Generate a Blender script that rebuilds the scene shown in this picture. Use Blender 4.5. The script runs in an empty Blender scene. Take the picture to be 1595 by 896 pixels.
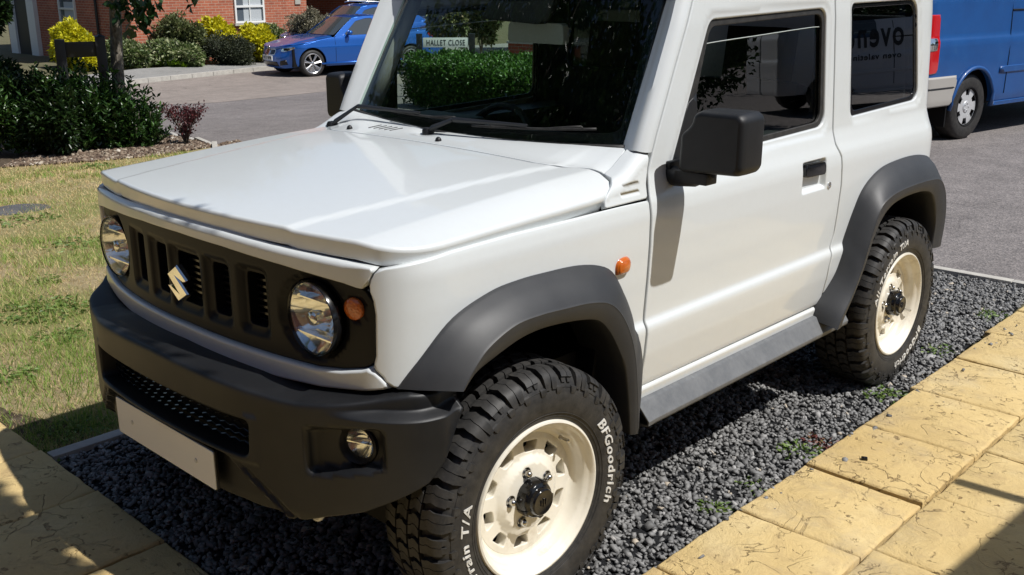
import bpy, bmesh, math, random
import numpy as np
from mathutils import Vector, Matrix, geometry
rng = np.random.default_rng(7); random.seed(7)
R = math.radians
SC = bpy.context.scene
COL = SC.collection
# ------------------------------------------------------------------ camera, sky, sun, exposure
CAM = np.array([2.390, -1.735, 1.629]); FPX = 1586.0
cd = bpy.data.cameras.new('camera'); cam = bpy.data.objects.new('camera', cd); COL.objects.link(cam)
cam.location = CAM; cam.rotation_euler = (R(73.04), 0, R(43.42))
cd.sensor_width = 36; cd.lens = FPX / 1595 * 36; cd.clip_end = 500; cd.clip_start = .05
SC.camera = cam
SUN = np.array([.64, .20, 1.0]); SUN /= np.linalg.norm(SUN)
w = bpy.data.worlds.new('World'); SC.world = w; w.use_nodes = True
nt = w.node_tree; sky = nt.nodes.new('ShaderNodeTexSky'); sky.sky_type = 'NISHITA'; sky.sun_disc = False
sky.sun_elevation = math.asin(SUN[2]); sky.sun_rotation = math.atan2(SUN[0], SUN[1])
sky.air_density = 1.0; sky.dust_density = .8; sky.ozone_density = 1.2
bg = nt.nodes['Background']; bg.inputs['Strength'].default_value = .078
nt.links.new(sky.outputs[0], bg.inputs[0])
sl = bpy.data.lights.new('sun', 'SUN'); sl.energy = 4.6; sl.angle = R(.53); sl.color = (1, .975, .935)
so = bpy.data.objects.new('sun', sl); COL.objects.link(so); so.location = (8, 4, 14)
so.rotation_euler = Vector(SUN).to_track_quat('Z', 'Y').to_euler()
SC.view_settings.view_transform = 'Standard'; SC.view_settings.look = 'None'
SC.view_settings.exposure = 0.14; SC.view_settings.gamma = 1
SC.render.film_transparent = False
try:
    SC.cycles.use_denoising = True; SC.cycles.max_bounces = 10; SC.cycles.transparent_max_bounces = 24
    SC.cycles.glossy_bounces = 5; SC.cycles.caustics_reflective = False; SC.cycles.caustics_refractive = False
    SC.cycles.sample_clamp_indirect = 6
except Exception: pass

# ------------------------------------------------------------------ measuring helpers
_M = np.array(cam.rotation_euler.to_matrix())
def ray(px, py):
    return CAM, _M @ np.array([(px-797.5)/FPX, -(py-448)/FPX, -1.])
def onX(px, py, x): o, d = ray(px, py); return o+(x-o[0])/d[0]*d
def onY(px, py, y): o, d = ray(px, py); return o+(y-o[1])/d[1]*d
def onZ(px, py, z): o, d = ray(px, py); return o+(z-o[2])/d[2]*d
def atd(px, py, dist): o, d = ray(px, py); return o+dist/math.hypot(d[0], d[1])*d
def G(x): # the street falls away to the left of the drive
    x = np.asarray(x, float)
    t = np.clip((-x-3)/14, 0, 1)
    return -.72*(t*t*(3-2*t)*.35+t*.65)
def at(px, py):
    o, d = ray(px, py); lo, hi = 1., 120.
    for _ in range(50):
        m = (lo+hi)/2; P = o+m*d
        if P[2] > G(P[0]): lo = m
        else: hi = m
    return P
# ------------------------------------------------------------------ materials
def mat(name, col=(.5, .5, .5), rough=.5, metal=0, spec=.5, coat=0, coat_rough=.03, **kw):
    m = bpy.data.materials.new(name); m.use_nodes = True
    b = m.node_tree.nodes['Principled BSDF']
    b.inputs['Base Color'].default_value = (*col, 1); b.inputs['Roughness'].default_value = rough
    b.inputs['Metallic'].default_value = metal; b.inputs['Specular IOR Level'].default_value = spec
    b.inputs['Coat Weight'].default_value = coat; b.inputs['Coat Roughness'].default_value = coat_rough
    return m
class N:
    """small node helper"""
    def __init__(s, m): s.t = m.node_tree; s.b = s.t.nodes.get('Principled BSDF'); s.out = s.t.nodes['Material Output']
    def n(s, typ, **kw):
        x = s.t.nodes.new(typ)
        for k, v in kw.items():
            if k.startswith('i_'):
                x.inputs[k[2:].replace('_', ' ')].default_value = v
            else: setattr(x, k, v)
        return x
    def l(s, a, b): s.t.links.new(a, b)
    def noise(s, scale, detail=4, rough=.5, co=None, dist=0):
        x = s.n('ShaderNodeTexNoise'); x.inputs['Scale'].default_value = scale; x.inputs['Detail'].default_value = detail
        x.inputs['Roughness'].default_value = rough; x.inputs['Distortion'].default_value = dist
        s.l(co or s.co(), x.inputs['Vector']); return x.outputs['Fac']
    def co(s, kind='Object'):
        if not hasattr(s, '_c'): s._c = s.n('ShaderNodeTexCoord')
        return s._c.outputs[kind]
    def ramp(s, fac, stops, interp='LINEAR'):
        r = s.n('ShaderNodeValToRGB'); r.color_ramp.interpolation = interp
        e = r.color_ramp.elements
        while len(e) < len(stops): e.new(.5)
        for k, (p, c) in enumerate(stops):
            e[k].position = p; e[k].color = (*c, 1) if len(c) == 3 else c
        s.l(fac, r.inputs[0]); return r.outputs[0]
    def math(s, op, a, b=None, clamp=False):
        m = s.n('ShaderNodeMath', operation=op); m.use_clamp = clamp
        for k, v in enumerate((a, b)):
            if v is None: continue
            if isinstance(v, (int, float)): m.inputs[k].default_value = v
            else: s.l(v, m.inputs[k])
        return m.outputs[0]
    def mix(s, fac, a, b, typ='MIX'):
        m = s.n('ShaderNodeMix', data_type='RGBA', blend_type=typ)
        for k, v in ((0, fac), (6, a), (7, b)):
            if isinstance(v, (int, float)): m.inputs[k].default_value = v
            elif isinstance(v, tuple): m.inputs[k].default_value = (*v, 1)
            else: s.l(v, m.inputs[k])
        return m.outputs[2]
    def bump(s, h, strength=.3, dist=.01, normal=None):
        b = s.n('ShaderNodeBump'); b.inputs['Strength'].default_value = strength; b.inputs['Distance'].default_value = dist
        s.l(h, b.inputs['Height'])
        if normal is not None: s.l(normal, b.inputs['Normal'])
        return b.outputs[0]
def glass(name, tint, rough=0, ior=1.5, boost=1.25):
    m = bpy.data.materials.new(name); m.use_nodes = True; k = N(m)
    k.t.nodes.remove(k.b)
    tr = k.n('ShaderNodeBsdfTransparent'); tr.inputs[0].default_value = (*tint, 1)
    gl = k.n('ShaderNodeBsdfGlossy'); gl.inputs['Roughness'].default_value = rough
    fr = k.n('ShaderNodeFresnel'); fr.inputs[0].default_value = ior
    # same reflectance seen from either side of the pane
    geo = k.n('ShaderNodeNewGeometry')
    f = k.math('MULTIPLY', fr.outputs[0], boost, True)
    f = k.mix(geo.outputs['Backfacing'], f, (.08, .08, .08))
    mx = k.n('ShaderNodeMixShader'); k.l(f, mx.inputs[0]); k.l(tr.outputs[0], mx.inputs[1]); k.l(gl.outputs[0], mx.inputs[2])
    k.l(mx.outputs[0], k.out.inputs[0]); return m

WHITE = mat('white_paint', (.65, .68, .685), .40, coat=.75, coat_rough=.055)
k = N(WHITE); k.l(k.math('ADD', k.math('MULTIPLY', k.noise(3.5, 4), .05), .35), k.b.inputs['Roughness'])
dirt = k.noise(6, 7, .7); zz = k.n('ShaderNodeSeparateXYZ'); k.l(k.co(), zz.inputs[0])
low = k.math('SUBTRACT', 1.0, k.math('MULTIPLY', k.math('SUBTRACT', zz.outputs[2], .40), 3.2), True)
dd = k.math('MULTIPLY', k.math('MULTIPLY', dirt, low), .42, True)
pc_ = k.mix(k.ramp(k.noise(45, 8, .8), [(.45, (0, 0, 0)), (.85, (.22, .22, .22))]), (.65, .68, .685), (.56, .56, .53)); k.l(k.mix(dd, pc_, (.52, .48, .41)), k.b.inputs['Base Color'])
k.l(k.math('ADD', k.math('MULTIPLY', k.noise(7, 6, .7), .10), .01), k.b.inputs['Coat Roughness'])
PLAST = mat('black_textured_plastic', (.008, .0083, .009), .46, spec=.45)
k = N(PLAST); nz = k.noise(900, 2, .5); k.l(k.bump(nz, .35, .0006), k.b.inputs['Normal'])
k.l(k.ramp(k.noise(9, 6, .65), [(.3, (.0055, .0060, .0072)), (.75, (.0115, .0120, .0135))]), k.b.inputs['Base Color'])
k.l(k.math('ADD', k.math('MULTIPLY', k.noise(5, 6, .7), .16), .42), k.b.inputs['Roughness'])
FLARE = mat('sunlit_black_plastic', (.04, .042, .046), .52, spec=.55)  # black plastic; the lighter grey of grazing sun is put into its colour
k = N(FLARE); nz = k.noise(800, 2, .5); k.l(k.bump(nz, .4, .0006), k.b.inputs['Normal'])
k.l(k.ramp(k.noise(7, 6, .65), [(.3, (.019, .020, .0225)), (.75, (.033, .034, .036))]), k.b.inputs['Base Color'])
SILLM = mat('mottled_sill_plastic', (.10, .105, .11), .5)  # mottled grey, much paler than the other plastic trim
k = N(SILLM); k.l(k.ramp(k.noise(14, 8, .75), [(.35, (.10, .105, .112)), (.62, (.15, .155, .16)), (.75, (.22, .22, .22))]), k.b.inputs['Base Color'])
GRILM = mat('grille_black', (.0045, .0047, .0055), .5, spec=.3)
GLOSSBLK = mat('gloss_black', (.006, .006, .007), .16)
DARK = mat('interior_black', (.006, .006, .0065), .75, spec=.2)
DARK2 = mat('interior_charcoal', (.02, .021, .023), .6)
GREYTRIM = mat('pale_trim', (.28, .27, .25), .7)
RUBBER = mat('tyre_rubber', (.018, .018, .018), .58, spec=.4)
k = N(RUBBER); nz = k.noise(60, 6, .7)
k.l(k.ramp(k.noise(26, 8, .75), [(.35, (.014, .014, .0145)), (.7, (.048, .045, .041))]), k.b.inputs['Base Color'])
k.l(k.bump(nz, .25, .002), k.b.inputs['Normal'])
RIMM = mat('cream_wheel_paint', (.80, .765, .67), .34, coat=.8, coat_rough=.05)
k = N(RIMM); k.l(k.ramp(k.noise(12, 6, .7), [(.3, (.80, .765, .67)), (.55, (.74, .70, .60)), (.8, (.52, .46, .36))]), k.b.inputs['Base Color'])
LETT = mat('white_tyre_lettering', (.66, .65, .61), .7); k = N(LETT); k.l(k.ramp(k.noise(60, 6, .7), [(.35, (.40, .38, .34)), (.55, (.68, .67, .63))]), k.b.inputs['Base Color'])
CHROME = mat('chrome', (.82, .82, .80), .09, 1.0)
DCHROME = mat('wheel_nut_steel', (.55, .54, .52), .22, 1.0)
STEEL = mat('underbody_steel', (.035, .033, .03), .6, .4)
UPV0 = mat('white_screw_cap', (.6, .6, .58), .4)
PLATE = mat('blank_number_plate', (.86, .86, .85), .35, coat=.3)
k = N(PLATE); vor = k.n('ShaderNodeTexVoronoi'); vor.inputs['Scale'].default_value = 9; k.l(k.co(), vor.inputs[0])
AMBER = mat('amber_lens', (.72, .16, .015), .12, coat=1); 
k = N(AMBER); k.b.inputs['Transmission Weight'].default_value = .25
wv = k.n('ShaderNodeTexWave'); wv.inputs['Scale'].default_value = 60; k.l(k.co(), wv.inputs[0]); k.l(k.bump(wv.outputs[0], .5, .002), k.b.inputs['Normal'])
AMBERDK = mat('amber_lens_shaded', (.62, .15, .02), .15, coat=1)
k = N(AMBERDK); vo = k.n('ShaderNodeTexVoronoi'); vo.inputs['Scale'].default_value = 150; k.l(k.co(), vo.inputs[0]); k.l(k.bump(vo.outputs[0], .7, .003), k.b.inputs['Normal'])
WGLASS = glass('windscreen_glass', (.80, .90, .84), 0, 1.52, 1.35)
SGLASS = glass('door_glass', (.78, .88, .82), 0, 1.52, 1.5)
PGLASS = glass('privacy_glass', (.035, .04, .042), 0, 1.55, 1.9)
LGLASS = glass('lamp_glass', (.96, .97, .97), 0, 1.45, 1.0)
# ------------------------------------------------------------------ object helpers
def put(o, parent=None, label=None, cat=None, group=None, kind=None):
    COL.objects.link(o)
    if parent is not None: o.parent = parent
    if label: o['label'] = label
    if cat: o['category'] = cat
    if group: o['group'] = group
    if kind: o['kind'] = kind
    return o
def empty(name, loc=(0, 0, 0), rz=0, **kw):
    o = bpy.data.objects.new(name, None); o.location = loc; o.rotation_euler = (0, 0, rz); o.empty_display_size = .1
    return put(o, **kw)
def meshobj(name, verts, faces, m, parent=None, smooth=False, **kw):
    me = bpy.data.meshes.new(name); me.from_pydata([tuple(map(float, v)) for v in verts], [], [tuple(map(int, f)) for f in faces])
    me.update(); me.validate()
    mm = m if isinstance(m, (list, tuple)) else [m]
    for q in mm: me.materials.append(q)
    if smooth: me.shade_smooth()
    return put(bpy.data.objects.new(name, me), parent, **kw)
def npmesh(name, V, F, m, parent=None, attr=None, smooth=False, **kw):
    """F: (n,k) int array; attr: per-face float -> corner attribute 'v'"""
    me = bpy.data.meshes.new(name); n, kk = F.shape
    me.vertices.add(len(V)); me.vertices.foreach_set('co', np.ascontiguousarray(V, dtype=np.float32).ravel())
    me.loops.add(n*kk); me.loops.foreach_set('vertex_index', F.astype(np.int32).ravel())
    me.polygons.add(n); me.polygons.foreach_set('loop_start', np.arange(0, n*kk, kk, dtype=np.int32))
    me.polygons.foreach_set('loop_total', np.full(n, kk, dtype=np.int32))
    if smooth: me.polygons.foreach_set('use_smooth', np.ones(n, dtype=bool))
    me.update(calc_edges=True)
    if attr is not None:
        a = me.attributes.new('v', 'FLOAT', 'FACE'); a.data.foreach_set('value', np.asarray(attr, dtype=np.float32))
    for q in (m if isinstance(m, (list, tuple)) else [m]): me.materials.append(q)
    return put(bpy.data.objects.new(name, me), parent, **kw)
class MB:
    """mesh builder"""
    def __init__(s): s.v = []; s.f = []; s.mi = []; s.cur = 0
    def add(s, vs, fs):
        b = len(s.v); s.v += [tuple(map(float, v)) for v in vs]; s.f += [tuple(b+i for i in f) for f in fs]; s.mi += [s.cur]*len(fs)
    def box(s, c, d, rz=0, rx=0, ry=0, taper=1, rot=None):
        hx, hy, hz = d[0]/2, d[1]/2, d[2]/2
        vs = []
        for sz in (-1, 1):
            t = 1 if sz < 0 else taper
            for sx, sy in ((-1, -1), (1, -1), (1, 1), (-1, 1)): vs.append(Vector((sx*hx*t, sy*hy*t, sz*hz)))
        Mx = rot if rot is not None else (Matrix.Rotation(rz, 3, 'Z') @ Matrix.Rotation(ry, 3, 'Y') @ Matrix.Rotation(rx, 3, 'X'))
        vs = [Mx @ v+Vector(c) for v in vs]
        s.add(vs, [(3, 2, 1, 0), (4, 5, 6, 7), (0, 1, 5, 4), (1, 2, 6, 5), (2, 3, 7, 6), (3, 0, 4, 7)])
    def tube(s, pts, r, n=10, cap=True, up=(0, 0, 1)):
        pts = [Vector(p) for p in pts]; rr = r if isinstance(r, (list, tuple)) else [r]*len(pts); rings = []
        for i, p in enumerate(pts):
            d = (pts[min(i+1, len(pts)-1)]-pts[max(i-1, 0)]).normalized()
            u = Vector(up); 
            if abs(d.dot(u)) > .95: u = Vector((1, 0, 0))
            a = d.cross(u).normalized(); b = d.cross(a).normalized()
            rings.append([p+(a*math.cos(t)+b*math.sin(t))*rr[i] for t in [2*math.pi*j/n for j in range(n)]])
        vs = [v for q in rings for v in q]; fs = []
        for i in range(len(pts)-1):
            for j in range(n): fs.append((i*n+j, (i+1)*n+j, (i+1)*n+(j+1) % n, i*n+(j+1) % n))
        if cap: fs.append(tuple(range(n))); fs.append(tuple(reversed(range((len(pts)-1)*n, len(pts)*n))))
        s.add(vs, fs)
    def lathe(s, prof, c=(0, 0, 0), axis='x', n=48, seg=None):
        """prof: list of (radius, height along the axis)"""
        vs = []; fs = []; m = len(prof)
        for j in range(n):
            t = 2*math.pi*j/n; cs, sn = math.cos(t), math.sin(t)
            for r, h in prof:
                p = {'x': (h, r*cs, r*sn), 'y': (r*sn, h, r*cs), 'z': (r*cs, r*sn, h)}[axis]
                vs.append((p[0]+c[0], p[1]+c[1], p[2]+c[2]))
        for j in range(n):
            for i in range(m-1):
                fs.append((j*m+i, ((j+1) % n)*m+i, ((j+1) % n)*m+i+1, j*m+i+1))
        s.add(vs, fs)
    def prism(s, poly, f0, f1):
        """poly of 2D points; f0,f1 map a 2D point to a 3D point (bottom, top)"""
        n = len(poly); vs = [f0(p) for p in poly]+[f1(p) for p in poly]
        fs = [tuple(reversed(range(n))), tuple(range(n, 2*n))]+[(i, (i+1) % n, n+(i+1) % n, n+i) for i in range(n)]
        s.add(vs, fs)
    def build(s, name, m, parent=None, smooth=False, bevel=0, seg=2, fix=True, **kw):
        o = meshobj(name, s.v, s.f, m, parent, False, **kw); me = o.data
        if len(me.polygons) == len(s.mi): me.polygons.foreach_set('material_index', s.mi)
        bm = bmesh.new(); bm.from_mesh(me)
        if fix: bmesh.ops.recalc_face_normals(bm, faces=bm.faces)
        if bevel:
            bmesh.ops.remove_doubles(bm, verts=bm.verts, dist=1e-5)
            es = [e for e in bm.edges if len(e.link_faces) == 2 and e.calc_face_angle(0) > .5]
            bmesh.ops.bevel(bm, geom=es, offset=bevel, segments=seg, affect='EDGES', profile=.6, clamp_overlap=True)
        bm.to_mesh(me); bm.free()
        if smooth: me.shade_smooth()
        if smooth == 'auto' or bevel:
            me.shade_smooth(); 
            try: me.set_sharp_from_angle(angle=R(38))
            except Exception: pass
        return o
def catmull(pts, n, closed=False):
    pts = np.array(pts, float); out = []
    m = len(pts); rngi = range(m if closed else m-1)
    for i in rngi:
        p = [pts[(i+j) % m] if closed else pts[min(max(i+j, 0), m-1)] for j in (-1, 0, 1, 2)]
        for t in np.arange(n)/n:
            out.append(.5*((2*p[1])+(-p[0]+p[2])*t+(2*p[0]-5*p[1]+4*p[2]-p[3])*t*t+(-p[0]+3*p[1]-3*p[2]+p[3])*t**3))
    if not closed: out.append(pts[-1])
    return np.array(out)
def roundpoly(pts, r, n=5):
    """round the corners of a closed polygon; r number or list"""
    pts = [np.array(p, float) for p in pts]; m = len(pts); out = []
    rr = r if isinstance(r, (list, tuple)) else [r]*m
    for i in range(m):
        p = pts[i]; a = pts[i-1]-p; b = pts[(i+1) % m]-p; la, lb = np.linalg.norm(a), np.linalg.norm(b)
        q = min(rr[i], la*.48, lb*.48)
        if q <= 1e-6: out.append(p); continue
        A = p+a/la*q; B = p+b/lb*q
        for t in np.linspace(0, 1, n+1): out.append((1-t)**2*A+2*t*(1-t)*p+t*t*B)
    return np.array(out)
def dens(poly, h, closed=True):
    poly = np.asarray(poly, float); out = []; m = len(poly)
    for i in range(m if closed else m-1):
        a, b = poly[i], poly[(i+1) % m]; k_ = max(1, int(math.ceil(np.linalg.norm(b-a)/h)))
        for j in range(k_): out.append(a+(b-a)*j/k_)
    if not closed: out.append(poly[-1])
    return np.array(out)
def inside(P, poly):
    x, y = P[:, 0], P[:, 1]; c = np.zeros(len(P), bool); m = len(poly)
    for i in range(m):
        x1, y1 = poly[i]; x2, y2 = poly[(i+1) % m]
        if y1 == y2: continue
        q = ((y1 > y) != (y2 > y)) & (x < (x2-x1)*(y-y1)/(y2-y1)+x1)
        c ^= q
    return c
def segdist(P, poly, w=None):
    """distance to a closed polyline, nearest point, interpolated weight"""
    best = np.full(len(P), 1e9); near = np.zeros_like(P); wt = np.zeros(len(P)); m = len(poly)
    for i in range(m):
        a, b = poly[i], poly[(i+1) % m]; e = b-a; L = e@e
        if L < 1e-14: continue
        t = np.clip(((P-a)@e)/L, 0, 1); q = a+t[:, None]*e; d = np.hypot(*(P-q).T)
        k_ = d < best; best[k_] = d[k_]; near[k_] = q[k_]
        if w is not None: wt[k_] = (w[i]*(1-t)+w[(i+1) % m]*t)[k_]
    return best, near, wt
def polynormal(poly, i_pts):
    pass
def split_ts(a, b, kk, rows, cols):
    ts = [j/kk for j in range(kk)]
    for ax, vals in ((1, rows), (0, cols)):
        d = b[ax]-a[ax]
        if abs(d) < 1e-6: continue
        for v in vals:
            t = (v-a[ax])/d
            if 1e-3 < t < 1-1e-3: ts.append(t)
    ts = sorted(ts); out = [ts[0]]; L = np.linalg.norm(b-a)
    for t in ts[1:]:
        if (t-out[-1])*L > .0012: out.append(t)
    return out
def panel(name, outline, Mf, h=.02, holes=(), r=.005, rise=None, hole_r=None, hole_rise=None, skirt=.012, m=None, parent=None,
          side=1, rows=(), cols=(), rv=None, flip=False, hole_skirt=None, **kw):
    """sheet-metal panel: outline/holes in (u,v); Mf(u,v)->(n,3) points; edges rolled inwards with radius r, then a skirt"""
    O = np.asarray(outline, float)
    if rv is None: rvv = np.full(len(O), r)
    else: rvv = np.asarray(rv, float)
    # densify with weights
    OO = []; W = []
    for i in range(len(O)):
        a, b = O[i], O[(i+1) % len(O)]; kk = max(1, int(math.ceil(np.linalg.norm(b-a)/h)))
        tl = split_ts(a, b, kk, rows, cols)
        for t in tl: OO.append(a+(b-a)*t); W.append(rvv[i]+(rvv[(i+1) % len(O)]-rvv[i])*t)
    O = np.array(OO); W = np.array(W); H = [dens(x, h) for x in holes]
    hr = hole_r if hole_r is not None else r
    def area(p): return .5*np.sum(p[:, 0]*np.roll(p[:, 1], -1)-np.roll(p[:, 0], -1)*p[:, 1])
    if area(O) < 0: O = O[::-1]; W = W[::-1]
    H = [x if area(x) < 0 else x[::-1] for x in H]
    loops = [O]+H; lw = [W]+[np.full(len(x), hr) for x in H]
    u0, v0 = O.min(0); u1, v1 = O.max(0)
    us = np.unique(np.concatenate([np.arange(u0+h*.5, u1, h), np.array(cols, float)])); vs = np.unique(np.concatenate([np.arange(v0+h*.5, v1, h), np.array(rows, float)]))
    gp = np.array(np.meshgrid(us, vs)).reshape(2, -1).T; gp = gp[(gp[:, 0] > u0) & (gp[:, 0] < u1) & (gp[:, 1] > v0) & (gp[:, 1] < v1)]
    def dist_all(C):
        dm = np.full(len(C), 1e9); wm = np.zeros(len(C))
        for L, ww in zip(loops, lw):
            d, _, q = segdist(C, L, ww); k_ = d < dm; dm[k_] = d[k_]; wm[k_] = q[k_]
        return dm, wm
    gp = gp[inside(gp, O)]
    for x in H: gp = gp[~inside(gp, x)]
    dmin, wmin = dist_all(gp); gp = gp[dmin > wmin+np.minimum(.45*h, .008)]
    pts = list(loops); edges = []; b = 0
    for L in loops:
        n_ = len(L); edges += [(b+i, b+(i+1) % n_) for i in range(n_)]; b += n_
    for L, ww in zip(loops, lw):
        e = np.roll(L, -1, 0)-np.roll(L, 1, 0); e /= np.maximum(np.hypot(*e.T), 1e-9)[:, None]; nn = np.stack([-e[:, 1], e[:, 0]], 1)
        fr_ = (.12, .38, 1.0) if ww.max() < .02 else (.04, .12, .25, .42, .65, 1.0)
        for f in fr_:
            Q = L+nn*(ww*f)[:, None]; dm, _ = dist_all(Q); ok = (dm > ww*f*.93) & inside(Q, O)
            for x in H: ok &= ~inside(Q, x)
            idx = np.where(ok)[0]
            # drop ring points that crowd together in tight inner corners
            kp = []
            for q in idx:
                if kp and np.hypot(*(Q[q]-Q[kp[-1]])) < min(.0008, h*.1): continue
                kp.append(q)
            if len(kp) < 2: continue
            pts.append(Q[kp]); m_ = len(kp)
            for a_ in range(m_):
                b_ = (a_+1) % m_
                if (kp[b_]-kp[a_]) % len(L) <= 3 and np.hypot(*(Q[kp[b_]]-Q[kp[a_]])) < 2.2*h: edges.append((b+a_, b+b_))
            b += m_
    pts = np.concatenate(pts+[gp])
    # triangulate; keep triangles inside
    res = geometry.delaunay_2d_cdt([Vector(p) for p in pts], edges, [], 0, 1e-5)
    V2 = np.array([tuple(v) for v in res[0]]); F = np.array([f for f in res[2] if len(f) == 3])
    cen = V2[F].mean(1); k_ = inside(cen, O)
    for x in H: k_ &= ~inside(cen, x)
    F = F[k_]
    a, bq, c = V2[F[:, 0]], V2[F[:, 1]], V2[F[:, 2]]
    s2 = (bq[:, 0]-a[:, 0])*(c[:, 1]-a[:, 1])-(bq[:, 1]-a[:, 1])*(c[:, 0]-a[:, 0])
    F = F[np.abs(s2) > 1e-10]; s2 = s2[np.abs(s2) > 1e-10]; F[s2 < 0] = F[s2 < 0][:, ::-1]
    e = 1e-4
    def Nf(P):
        du = Mf(P[:, 0]+e, P[:, 1])-Mf(P[:, 0]-e, P[:, 1]); dv = Mf(P[:, 0], P[:, 1]+e)-Mf(P[:, 0], P[:, 1]-e)
        n_ = np.cross(du, dv); n_ /= np.maximum(np.linalg.norm(n_, axis=1), 1e-12)[:, None]
        return -n_ if flip else n_
    def full(P):
        dd = np.full(len(P), 1e9); near = np.zeros_like(P); ww = np.zeros(len(P)); li = np.zeros(len(P), int)
        for i, (L, q) in enumerate(zip(loops, lw)):
            d, nr, wt = segdist(P, L, q); kk = d < dd; dd[kk] = d[kk]; near[kk] = nr[kk]; ww[kk] = wt[kk]; li[kk] = i
        t = np.clip(1-dd/np.maximum(ww, 1e-6), 0, 1)
        rs = np.where(li == 0, 1.0 if rise is None else rise, (1.0 if hole_rise is None else hole_rise))
        dep = ww*rs*(1-np.sqrt(np.maximum(1-t*t, 0)))
        return dep, t, near, rs
    base = Mf(V2[:, 0], V2[:, 1]); Nn = Nf(V2); dep, t, near, rs = full(V2)
    P3 = base-Nn*dep[:, None]
    # rolled normals
    g2 = near-V2; gl = np.hypot(*g2.T); onb = gl < 1e-7
    if onb.any():
        for L in loops:
            ee = np.roll(L, -1, 0)-np.roll(L, 1, 0); ee /= np.maximum(np.hypot(*ee.T), 1e-9)[:, None]; on = np.stack([ee[:, 1], -ee[:, 0]], 1)
            ids = np.where(onb)[0]; D = np.hypot(V2[ids, None, 0]-L[None, :, 0], V2[ids, None, 1]-L[None, :, 1]); j = D.argmin(1); ok = D.min(1) < 1e-5
            g2[ids[ok]] = on[j[ok]]
    g2 /= np.maximum(np.hypot(*g2.T), 1e-9)[:, None]
    G3 = Mf(V2[:, 0]+g2[:, 0]*e, V2[:, 1]+g2[:, 1]*e)-base; G3 /= np.maximum(np.linalg.norm(G3, axis=1), 1e-12)[:, None]
    tt = np.clip(t, 0, .985); slope = rs*tt/np.sqrt(1-tt*tt); NN = Nn+G3*slope[:, None]; NN /= np.linalg.norm(NN, axis=1)[:, None]
    verts = [tuple(p) for p in P3]; norms = [tuple(p) for p in NN]; faces = [tuple(f) for f in F]
    # skirts
    li0 = 0
    for q, L in enumerate(loops):
        D = np.hypot(L[:, None, 0]-V2[None, :, 0], L[:, None, 1]-V2[None, :, 1]); j = D.argmin(1)
        sk = skirt if q == 0 else (skirt if hole_skirt is None else hole_skirt)
        b = len(verts)
        for i in range(len(L)):
            verts.append(tuple(P3[j[i]])); norms.append(tuple(G3[j[i]])); verts.append(tuple(P3[j[i]]-Nn[j[i]]*sk)); norms.append(tuple(G3[j[i]]))
        n_ = len(L)
        for i in range(n_):
            i2 = (i+1) % n_; faces.append((b+2*i, b+2*i+1, b+2*i2+1, b+2*i2))
    V = np.array(verts); NV = np.array(norms)
    if side < 0: V[:, 0] *= -1; NV[:, 0] *= -1
    if flip != (side < 0): faces = [tuple(reversed(f)) for f in faces]
    me = bpy.data.meshes.new(name); me.from_pydata([tuple(v) for v in V], [], faces); me.update()
    me.materials.append(m); me.shade_smooth()
    try: me.normals_split_custom_set_from_vertices([tuple(v) for v in NV])
    except Exception as ex: print('normals', name, ex)
    return put(bpy.data.objects.new(name, me), parent, **kw)
def panel_pane(name, poly, Mf, m, parent, side=1, h=.05, **kw):
    return panel(name, poly, Mf, h=h, r=.001, skirt=.003, m=m, parent=parent, side=side, **kw)
def copy_tree(o, parent=None, root=True):
    c = o.copy(); COL.objects.link(c)
    if parent is not None: c.parent = parent
    for ch in [x for x in bpy.data.objects if x.parent == o]: copy_tree(ch, c, False)
    return c
def text_mesh(s, size=1, extrude=.02, offset=0, shear=0):
    cu = bpy.data.curves.new('lettering', 'FONT'); cu.body = s; cu.size = size; cu.extrude = extrude; cu.offset = offset; cu.shear = shear
    cu.align_x = 'CENTER'; cu.align_y = 'BOTTOM_BASELINE'; cu.resolution_u = 3; cu.space_character = 1.14
    o = bpy.data.objects.new('lettering', cu); COL.objects.link(o); bpy.context.view_layer.update()
    dg = bpy.context.evaluated_depsgraph_get(); me = bpy.data.meshes.new_from_object(o.evaluated_get(dg))
    V = np.array([tuple(v.co) for v in me.vertices]); F = [tuple(p.vertices) for p in me.polygons]
    bpy.data.objects.remove(o); bpy.data.meshes.remove(me); return V, F
# ================================================================== THE WHITE OFF-ROADER (x = its left, y = rearwards, front axle at y 0)
def smooth_profile(pts, s=.004, n=1600):
    pts = np.array(pts, float); z = np.linspace(pts[0, 0], pts[-1, 0], n); x = np.interp(z, pts[:, 0], pts[:, 1])
    kz = max(1, int(3*s/(z[1]-z[0]))); kk = np.exp(-.5*(np.arange(-kz, kz+1)*(z[1]-z[0])/s)**2); kk /= kk.sum()
    xx = np.convolve(np.pad(x, kz, mode='edge'), kk, 'valid'); return z, xx
SZ, SX = smooth_profile([(.2, .70), (.40, .712), (.445, .716), (.455, .722), (.56, .738), (.635, .744), (.652, .742), (.663, .730), (.69, .731), (.80, .738), (.90, .742), (.985, .742), (1.02, .736), (1.055, .722), (1.10, .708), (1.30, .698), (1.50, .687), (1.60, .676), (1.64, .655), (1.70, .60)], .007)
def Sz(z): return np.interp(z, SZ, SX)
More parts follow.
